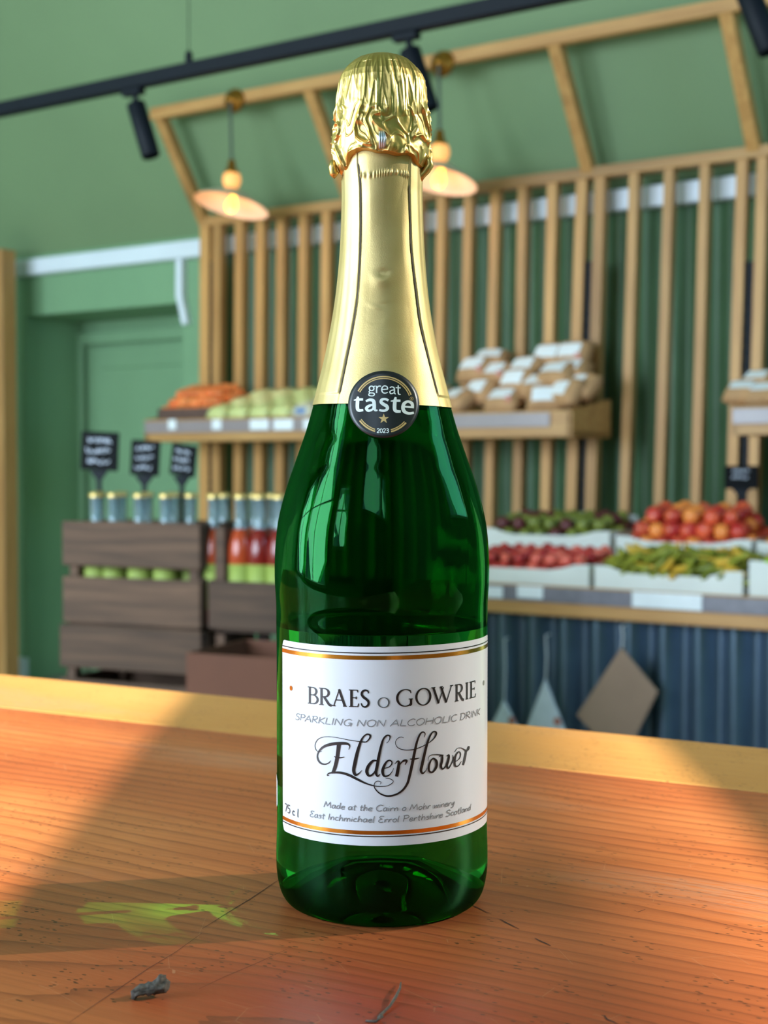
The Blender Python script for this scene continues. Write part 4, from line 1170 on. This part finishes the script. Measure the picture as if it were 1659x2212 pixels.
# roman capitals: strokes (points, width mode) in a 1x1 box; n = nib stressed, k = thick, t = thin
def arc(cx, cy, rx, ry, a0, a1, n=14): return [(cx + rx * cos(radians(a0 + (a1 - a0) * k / n)), cy + ry * sin(radians(a0 + (a1 - a0) * k / n))) for k in range(n + 1)]
def serif(x, y, w_=.2): return ([(x - w_ / 2, y), (x + w_ / 2, y)], 't')
ROMAN = {
 'B': [([(.2, 0), (.2, 1)], 'k'), ([(.0, .985), (.5, .985)] , 't'), ([(.5, .985)] + arc(.5, .76, .36, .225, 90, -90) , 'n'), ([(.2, .535), (.52, .535)], 't'), ([(.52, .535)] + arc(.52, .275, .46, .26, 90, -90), 'n'), ([(.0, .015), (.52, .015)], 't')],
 'R': [([(.2, 0), (.2, 1)], 'k'), ([(.0, .985), (.45, .985)], 't'), (arc(.45, .74, .36, .245, 90, -90), 'n'), ([(.2, .495), (.45, .495)], 't'), ([(.42, .5), (.7, .2), (.86, .05), (1.05, 0)], 'k'), serif(.2, .015, .4)],
 'A': [([(.08, 0), (.5, 1)], 't'), ([(.47, 1), (.9, 0)], 'k'), ([(.24, .36), (.72, .36)], 't'), serif(.08, .012, .24), serif(.9, .012, .26)],
 'E': [([(.25, 0), (.25, 1)], 'k'), ([(.0, .985), (.85, .985), (.87, .85)], 't'), ([(.25, .53), (.72, .53)], 't'), ([(.72, .61), (.72, .45)], 't'), ([(.0, .015), (.88, .015), (.96, .2)], 't')],
 'S': [([(.82, .80), (.80, .93), (.55, .99), (.28, .92), (.18, .76), (.32, .60), (.6, .47), (.83, .33), (.82, .14), (.55, .01), (.26, .05), (.12, .22)], 'n')],
 'o': [(arc(.5, .5, .46, .47, 90, 450, 28), 'n')],
 'O': [(arc(.5, .5, .47, .49, 90, 450, 32), 'n')],
 'G': [(arc(.52, .5, .49, .49, 50, 300, 30), 'n'), ([(.76, .07), (.86, .1), (.86, .42)], 'k'), serif(.84, .42, .26), ([(.84, .88), (.85, .76)], 't')],
 'W': [([(.06, 1), (.30, .02)], 'k'), ([(.30, .02), (.52, .96)], 't'), ([(.40, 1), (.66, .02)], 'k'), ([(.66, .02), (.92, 1)], 't'), serif(.06, .988, .18), serif(.92, .988, .16), serif(.42, .988, .14)],
 'I': [([(.5, 0), (.5, 1)], 'k'), serif(.5, .985, .85), serif(.5, .015, .85)],
}
def roman(ink, ch, th0, th1, zb, cap, thick, thin, mapf):
    for pts, mode in ROMAN[ch]:
        sm = poly_sample(pts) if len(pts) < 4 else (cr_sample(pts, 4) if len(pts) < 13 else pts)
        W_ = (th1 - th0) * RB
        P = [(th0 * RB + p[0] * W_, zb((th0 + p[0] * (th1 - th0))) + p[1] * cap) for p in sm]
        out = []
        for i, (x, y) in enumerate(P):
            x0, y0 = P[max(i - 1, 0)]; x1, y1 = P[min(i + 1, len(P) - 1)]
            L = math.hypot(x1 - x0, y1 - y0) or 1e-9
            s = abs(y1 - y0) / L
            w_ = {'k': thick, 't': thin, 'n': thin + (thick - thin) * s ** 1.4}[mode]
            if mode == 'n' and ch == 'S': w_ = thin + (thick - thin) * (1 - abs(2 * i / (len(P) - 1) - 1) ** 1.6)
            out.append((x, y, w_))
        ink.ribbon(out, mapf)
ink = Ink()
bl4 = fitline([c4(292, 553), c4(700, 594), c4(975, 591), c4(1472, 510)])
CAPH = 37.0 * U
for ch, xa, xb_ in (('B', 286, 356), ('R', 366, 450), ('A', 462, 560), ('E', 578, 650), ('S', 656, 728), ('G', 918, 1036), ('O', 1054, 1160), ('W', 1168, 1320), ('R', 1332, 1394), ('I', 1408, 1428), ('E', 1436, 1482)):
    a = hit(*c4(xa, 540))[0]; b = hit(*c4(xb_, 540))[0]
    roman(ink, ch, a, b, bl4, CAPH, .0009, .00036, lab)
ink.done('name_lettering', M['ink'], LAB)
ink = Ink(); a = hit(*c4(784, 560))[0]; b = hit(*c4(866, 560))[0]
roman(ink, 'o', a, b, lambda t: bl4(t) - .0003, CAPH * .62, .0006, .00022, lab)
ink.done('name_lettering', flat('grey_ink', S(84, 90, 92), .4), LAB)
for x, y, m_ in ((166, 452, M['goldink']), (1538, 414, M['silverink'])):
    ink = Ink(); t0, z0 = hit(*c4(x, y)); ink.fan([(t0 * RB + .00095 * cos(q * pi / 10), z0 + .00095 * sin(q * pi / 10)) for q in range(20)], (t0 * RB, z0), lab)
    ink.done('dot', m_, LAB)
# the large script word
SCRIPT = [
 [(450, 272, 4), (457, 240, 10), (432, 221, 22), (370, 219, 27), (300, 226, 25), (240, 246, 20), (202, 280, 14), (184, 320, 11), (190, 360, 14), (215, 389, 15), (250, 397, 11), (280, 385, 8), (299, 364, 3)],
 [(600, 207, 8), (540, 203, 7), (450, 190, 6), (350, 170, 5), (260, 162, 5), (195, 180, 5), (165, 225, 5), (170, 270, 5), (195, 292, 5), (222, 286, 4)],
 [(366, 226, 34), (357, 300, 30), (346, 370, 30), (327, 440, 28), (308, 474, 16)],
 [(326, 330, 4), (346, 338, 12), (380, 341, 11), (412, 334, 5)],
 [(284, 490, 4), (270, 494, 6), (270, 482, 7), (300, 470, 14), (380, 469, 20), (450, 489, 22), (520, 524, 20), (580, 554, 15), (640, 575, 11), (700, 586, 7), (770, 582, 6), (815, 560, 6), (825, 540, 5), (803, 523, 6), (762, 517, 5)],
 [(540, 203, 7), (590, 208, 8), (622, 182, 11), (632, 152, 16), (604, 141, 12), (572, 165, 13), (547, 215, 20), (521, 300, 27), (501, 390, 29), (491, 450, 27), (505, 486, 22), (532, 478, 11), (562, 448, 3)],
 [(694, 368, 8), (655, 368, 18), (617, 410, 25), (602, 460, 27), (622, 496, 18), (657, 478, 14), (690, 428, 9)],
 [(768, 217, 4), (790, 196, 5), (799, 160, 12), (776, 150, 13), (747, 175, 15), (727, 230, 19), (706, 320, 23), (690, 410, 25), (680, 468, 23), (694, 500, 13), (716, 478, 4)],
 [(735, 436, 5), (790, 420, 8), (816, 388, 11), (801, 364, 11), (772, 374, 15), (747, 415, 22), (736, 460, 24), (751, 498, 17), (790, 490, 10), (820, 455, 5), (829, 428, 3)],
 [(838, 396, 4), (862, 372, 12), (874, 380, 22), (870, 420, 26), (861, 470, 28), (853, 502, 26)], [(866, 424, 6), (896, 382, 11), (920, 366, 19), (940, 368, 17), (926, 402, 5)],
 [(1088, 168, 4), (1096, 136, 9), (1076, 122, 11), (1051, 145, 15), (1026, 210, 19), (1006, 300, 23), (986, 400, 25), (966, 490, 23), (946, 560, 20), (906, 618, 17), (850, 654, 15), (780, 668, 15), (720, 650, 12), (680, 616, 9), (664, 580, 7), (675, 550, 6), (700, 540, 5), (723, 552, 5), (714, 569, 4)],
 [(966, 352, 6), (1000, 353, 15), (1048, 344, 5)],
 [(915, 172, 4), (890, 165, 5), (860, 180, 5), (845, 215, 5), (865, 255, 6), (920, 275, 7), (990, 272, 7), (1060, 250, 7), (1130, 213, 6), (1175, 172, 10), (1191, 130, 16), (1166, 119, 11), (1136, 160, 15), (1111, 230, 20), (1091, 310, 23), (1071, 400, 25), (1061, 450, 23), (1076, 474, 16), (1100, 454, 6), (1114, 428, 3)],
 [(1119, 368, 4), (1134, 326, 5), (1180, 314, 6), (1252, 320, 9)],
 [(1165, 345, 12), (1191, 370, 22), (1191, 420, 21), (1160, 464, 15), (1131, 455, 17), (1128, 410, 18), (1148, 362, 12), (1168, 345, 12)],
 [(1216, 332, 5), (1240, 323, 14), (1240, 365, 20), (1230, 412, 20), (1246, 438, 12), (1275, 405, 8), (1290, 345, 7)], [(1278, 326, 6), (1298, 320, 15), (1292, 365, 20), (1280, 408, 20), (1294, 432, 11), (1318, 395, 8), (1335, 350, 9), (1331, 318, 5)],
 [(1342, 382, 5), (1386, 350, 7), (1397, 310, 9), (1381, 290, 9), (1357, 320, 15), (1346, 370, 18), (1353, 412, 14), (1380, 408, 8), (1406, 370, 3)], [(1348, 292, 4), (1370, 262, 5), (1402, 258, 6), (1436, 278, 10)],
 [(1424, 272, 5), (1442, 285, 15), (1432, 350, 18), (1419, 404, 15)], [(1434, 330, 6), (1450, 284, 9), (1466, 246, 14), (1464, 268, 14), (1452, 284, 6)],
]
ink = Ink(); mp = pxmap(PO)
for s in SCRIPT:
    ink.ribbon([(*c6(x, y), w_ / 3.95) for x, y, w_ in cr_sample(s, 6)], mp)
ink.done('script_lettering', M['ink'], LAB)
# thin handwritten lines: single stroke letters, cap height 1
HW = {
 'A': (.8, [[(0, 0), (.42, 1), (.72, 0)], [(.16, .36), (.64, .38)]]), 'C': (.78, [[(.68, .85), (.45, 1), (.14, .75), (.06, .4), (.22, .06), (.5, 0), (.7, .14)]]),
 'D': (.78, [[(.08, 0), (.12, .98)], [(0, .96), (.42, .95), (.66, .68), (.62, .3), (.36, .03), (.02, .02)]]), 'E': (.62, [[(.52, .96), (.2, .98), (.1, .74), (.34, .54), (.1, .4), (.08, .1), (.3, 0), (.54, .08)]]),
 'G': (.86, [[(.7, .84), (.46, 1), (.14, .75), (.06, .38), (.24, .04), (.52, .04), (.68, .34)], [(.46, .4), (.74, .4), (.68, -.06)]]),
 'H': (.84, [[(.06, 0), (.1, 1)], [(.68, 0), (.72, 1)], [(.06, .5), (.72, .52)]]), 'I': (.28, [[(.1, 0), (.14, 1)]]),
 'K': (.72, [[(.08, 0), (.12, 1)], [(.62, .98), (.14, .46), (.66, 0)]]), 'L': (.62, [[(.12, 1), (.07, .04), (.56, .03)]]),
 'M': (.98, [[(.02, 0), (.18, .98), (.44, .22), (.74, .98), (.86, 0)]]), 'N': (.84, [[(.06, 0), (.1, .98), (.64, .02), (.72, 1)]]),
 'O': (.86, [[(.42, 1), (.12, .8), (.05, .42), (.25, .03), (.56, .05), (.76, .46), (.66, .86), (.4, 1)]]),
 'P': (.66, [[(.08, 0), (.12, .98)], [(.0, .94), (.4, 1), (.6, .76), (.4, .52), (.1, .48)]]), 'R': (.72, [[(.08, 0), (.12, .98)], [(.0, .94), (.4, 1), (.58, .76), (.38, .54), (.12, .5), (.4, .28), (.66, 0)]]),
 'S': (.64, [[(.56, .86), (.34, 1), (.1, .84), (.18, .6), (.44, .46), (.52, .2), (.3, 0), (.04, .1)]]),
 'a': (.56, [[(.42, .5), (.2, .54), (.05, .28), (.14, .02), (.34, .12), (.42, .5), (.42, .14), (.52, .02)]]), 'c': (.46, [[(.38, .44), (.2, .54), (.05, .3), (.14, .04), (.4, .08)]]),
 'd': (.56, [[(.4, .46), (.2, .54), (.05, .28), (.14, .02), (.34, .12), (.42, .5)], [(.46, 1.02), (.42, .3), (.48, .02)]]), 'e': (.48, [[(.06, .28), (.36, .32), (.32, .52), (.14, .48), (.05, .22), (.18, 0), (.42, .1)]]),
 'h': (.54, [[(.1, 1), (.06, 0), (.12, .36), (.3, .54), (.4, .36), (.42, 0)]]), 'i': (.22, [[(.08, .5), (.08, .0)], [(.08, .72), (.1, .76)]]),
 'l': (.22, [[(.1, 1), (.06, .1), (.14, 0)]]), 'm': (.8, [[(.06, .52), (.06, 0), (.12, .36), (.26, .52), (.36, .36), (.36, 0), (.4, .36), (.56, .52), (.66, .34), (.68, 0)]]),
 'n': (.54, [[(.06, .52), (.06, 0), (.12, .36), (.3, .52), (.4, .34), (.42, 0)]]), 'o': (.52, [[(.24, .54), (.06, .36), (.1, .06), (.3, .02), (.44, .26), (.36, .48), (.22, .54)]]),
 'r': (.42, [[(.06, .52), (.06, 0), (.12, .34), (.24, .5), (.38, .48)]]), 's': (.42, [[(.34, .46), (.18, .54), (.08, .42), (.28, .26), (.3, .08), (.06, .02)]]),
 't': (.4, [[(.18, .86), (.15, .1), (.28, 0)], [(.02, .56), (.36, .58)]]), 'w': (.72, [[(.04, .52), (.14, .02), (.32, .44), (.46, .02), (.64, .54)]]),
 'y': (.52, [[(.06, .52), (.12, .18), (.28, .1), (.42, .52), (.36, -.12), (.16, -.36), (.02, -.24)]]), ' ': (.34, []),
 '7': (.55, [[(.04, .96), (.5, .98), (.2, 0)]]), '5': (.55, [[(.48, .98), (.16, .98), (.1, .58), (.36, .62), (.48, .34), (.34, .04), (.06, .04)]]),
 '2': (.6, [[(.06, .8), (.2, .98), (.42, .96), (.5, .74), (.34, .4), (.05, .02), (.54, .02)]]), '0': (.62, [[(.28, 1), (.08, .8), (.05, .4), (.16, .04), (.36, .02), (.52, .36), (.5, .78), (.28, 1)]]),
 '3': (.58, [[(.08, .88), (.26, 1), (.46, .86), (.42, .62), (.2, .54), (.46, .44), (.5, .18), (.3, 0), (.05, .08)]]),
}
def hand(ink, text, p0, p1, bl, cap, w_, slant=.12):
    t0 = hit(*p0)[0]; t1 = hit(*p1)[0]
    tot = sum(HW[c][0] for c in text); k = (t1 - t0) * RB / tot; x = t0 * RB
    for c in text:
        for s in HW[c][1]:
            smp = cr_sample([(a, b) for a, b in s], 6) if len(s) > 2 and c not in 'AHMNKL7' else poly_sample([(a, b) for a, b in s], 4)
            ink.ribbon([(x + (a + slant * b) * k, bl((x + a * k) / RB) + b * cap, w_) for a, b in smp], lab)
        x += HW[c][0] * k
g1 = flat('grey_print', S(128, 130, 134), .5)
ink = Ink(); hand(ink, 'SPARKLING NON ALCOHOLIC DRINK', c4(196, 640), c4(1512, 620), fitline([c4(200, 663), c4(480, 717), c4(750, 741), c4(1000, 733), c4(1330, 690), c4(1500, 632)]), 14.5 * U, .0003)
ink.done('small_lettering', g1, LAB)
ink = Ink(); hand(ink, 'Made at the Cairn o Mohr winery', c4(398, 1290), c4(1330, 1290), fitline([c4(400, 1298), c4(700, 1338), c4(1000, 1330), c4(1300, 1290)]), 13.5 * U, .0003)
hand(ink, 'East Inchmichael Errol Perthshire Scotland', c4(298, 1370), c4(1446, 1330), fitline([c4(300, 1362), c4(600, 1412), c4(830, 1425), c4(1180, 1390), c4(1430, 1322)]), 13.5 * U, .0003)
ink.done('small_lettering', g1, LAB)
ink = Ink(); hand(ink, '75 c l', c4(122, 1330), c4(222, 1360), fitline([c4(122, 1332), c4(208, 1372)]), 18 * U, .00042, 0)
ink.done('volume_lettering', flat('dark_grey_print', S(70, 72, 78), .4), LAB)

# --- round black sticker
c7 = crop(740, 790, 9.217)
m_stk = flat('black_sticker', S(24, 27, 32), .35, 0, .03); m_tan = flat('dull_gold_print', S(206, 176, 116), .4, .2, .04); m_wt = flat('white_print', S(228, 240, 240), .45, 0, .02)
SO = .0011
def circ(cx, cy, rx, ry, n=72): return [(cx + rx * cos(2 * pi * k / n), cy + ry * sin(2 * pi * k / n)) for k in range(n)]
v = []; f = []
mp = pxmap(SO); nr = 10; n = 96
v.append(mp(*c7(818, 772)))
for j in range(1, nr + 1):
    for (x, y) in circ(818, 772, 680 * j / nr, 667 * j / nr, n): v.append(mp(*c7(x, y)))
for k in range(n): f.append((0, 1 + (k + 1) % n, 1 + k))
for j in range(nr - 1):
    for k in range(n):
        a = 1 + j * n + k; b = 1 + j * n + (k + 1) % n; f.append((a, b, b + n, a + n))
ring = [mp(*c7(x, y)) for x, y in circ(818, 772, 682, 669, n)]
base = len(v); low = pxmap(.0002)
v += [low(*c7(x, y)) for x, y in circ(818, 772, 683, 670, n)]
for k in range(n):
    a = 1 + (nr - 1) * n + k; b = 1 + (nr - 1) * n + (k + 1) % n; f.append((a, b, base + (k + 1) % n, base + k))
STK = pyd('round_sticker', v, f, m_stk, bot, True); STK['label'] = 'round black award sticker'
mp = pxmap(SO + .0001)
def strokes(lst, m, name, smooth=True):
    ink = Ink()
    for s in lst:
        smp = cr_sample(s, 6) if (len(s) > 2 and smooth) else poly_sample(s, 6)
        ink.ribbon([(*c7(x, y), w_ / 9.217) for x, y, w_ in smp], mp)
    ink.done(name, m, STK)
W1 = 25
strokes([
 [(x, y, W1 if abs(y - 455) < 40 else 20) for x, y in arc(588, 455, 44, 46, 60, 420, 20)], [(622, 420, 18), (662, 406, 18)],
 [(560, 496, 18), (540, 522, 20), (560, 542, 22), (620, 548, 22), (642, 572, 22), (620, 600, 20), (575, 604, 20), (538, 592, 20), (536, 566, 20), (562, 544, 20)],
 [(683, 404, W1), (683, 548, W1)], [(684, 468, 18), (702, 428, 22), (728, 410, 24), (766, 412, 24)],
 [(786, 478, 20), (896, 468, 20)], [(890, 474, 24), (884, 428, 24), (838, 404, 22), (794, 430, 25), (780, 485, 27), (800, 534, 25), (846, 550, 22), (894, 532, 18)],
 [(932, 440, 20), (972, 424, 22), (1010, 440, 25), (1020, 482, 26), (1020, 556, 26)], [(1018, 484, 18), (962, 496, 22), (934, 526, 25), (952, 558, 23), (988, 554, 20), (1018, 528, 16)], [(1016, 548, 20), (1046, 570, 18)],
 [(1092, 394, 22), (1092, 530, 26), (1106, 572, 24), (1140, 574, 18)], [(1044, 440, 20), (1138, 446, 20)]], m_wt, 'lettering')
W2 = 66
strokes([
 [(332, 618, 36), (322, 690, 66), (318, 840, 68), (345, 890, 62), (428, 884, 46)], [(250, 690, 18), (330, 676, 48), (426, 674, 46)],
 [(478, 712, 40), (552, 682, 56), (620, 702, 66), (636, 770, 68), (636, 860, 68)], [(636, 772, 30), (540, 802, 52), (490, 850, 62), (520, 896, 52), (580, 886, 44), (630, 848, 34)], [(634, 850, 60), (660, 890, 44), (700, 888, 26)],
 [(908, 694, 46), (846, 668, 48), (782, 680, 54), (768, 728, 62), (816, 772, 66), (872, 806, 66), (888, 856, 60), (842, 894, 50), (780, 896, 46), (732, 880, 44)],
 [(1046, 628, 36), (1030, 710, 66), (1024, 850, 70), (1052, 906, 62), (1142, 914, 46)], [(950, 708, 18), (1036, 700, 46), (1136, 700, 46)],
 [(1180, 816, 36), (1392, 832, 40)], [(1366, 836, 56), (1352, 752, 62), (1276, 716, 48), (1206, 756, 64), (1184, 840, 70), (1214, 916, 66), (1296, 952, 50), (1392, 938, 46)]], m_wt, 'lettering')
def ring_arc(r_, w_, a0, a1, cx=818, cy=772, ky=1.0, n=40): return [(cx + r_ * cos(radians(a0 + (a1 - a0) * k / n)), cy + ky * r_ * sin(radians(a0 + (a1 - a0) * k / n)), w_) for k in range(n + 1)]
strokes([ring_arc(552, 26, 208, 340), ring_arc(514, 20, 208, 340.5), ring_arc(560, 30, 145, 107), ring_arc(522, 20, 145.5, 108.5), ring_arc(560, 30, 40.5, 75.5), ring_arc(522, 20, 41, 75)], m_tan, 'gold_arc', False)
ink = Ink(); ink.fan([c7(818 + (104 if k % 2 == 0 else 42) * sin(k * pi / 5), 1058 - (104 if k % 2 == 0 else 42) * cos(k * pi / 5)) for k in range(10)], c7(818, 1058), mp); ink.done('gold_star', m_tan, STK)
lst = []
x = 686
for c in '2023':
    for s in HW[c][1]: lst.append([(x + a * 92, 1334 - b * 80, 15) for a, b in s])
    x += 59
strokes(lst, m_wt, 'year_lettering')
strokes([ring_arc(33, 6, 0, 360, 1348, 660)], m_tan, 'registered_mark', False)
strokes([[(1338, 678, 6), (1338, 642, 6)], [(1338, 642, 6), (1356, 645, 6), (1356, 658, 6), (1340, 661, 6)], [(1346, 661, 6), (1360, 679, 6)]], m_tan, 'registered_mark', False)

# sunlight bent through the bottle onto the plank
SUN_A.data.cycles.is_caustics_light = True
GLASS.cycles.is_caustics_caster = True; DRINK.cycles.is_caustics_caster = True
SLAB.cycles.is_caustics_receiver = True
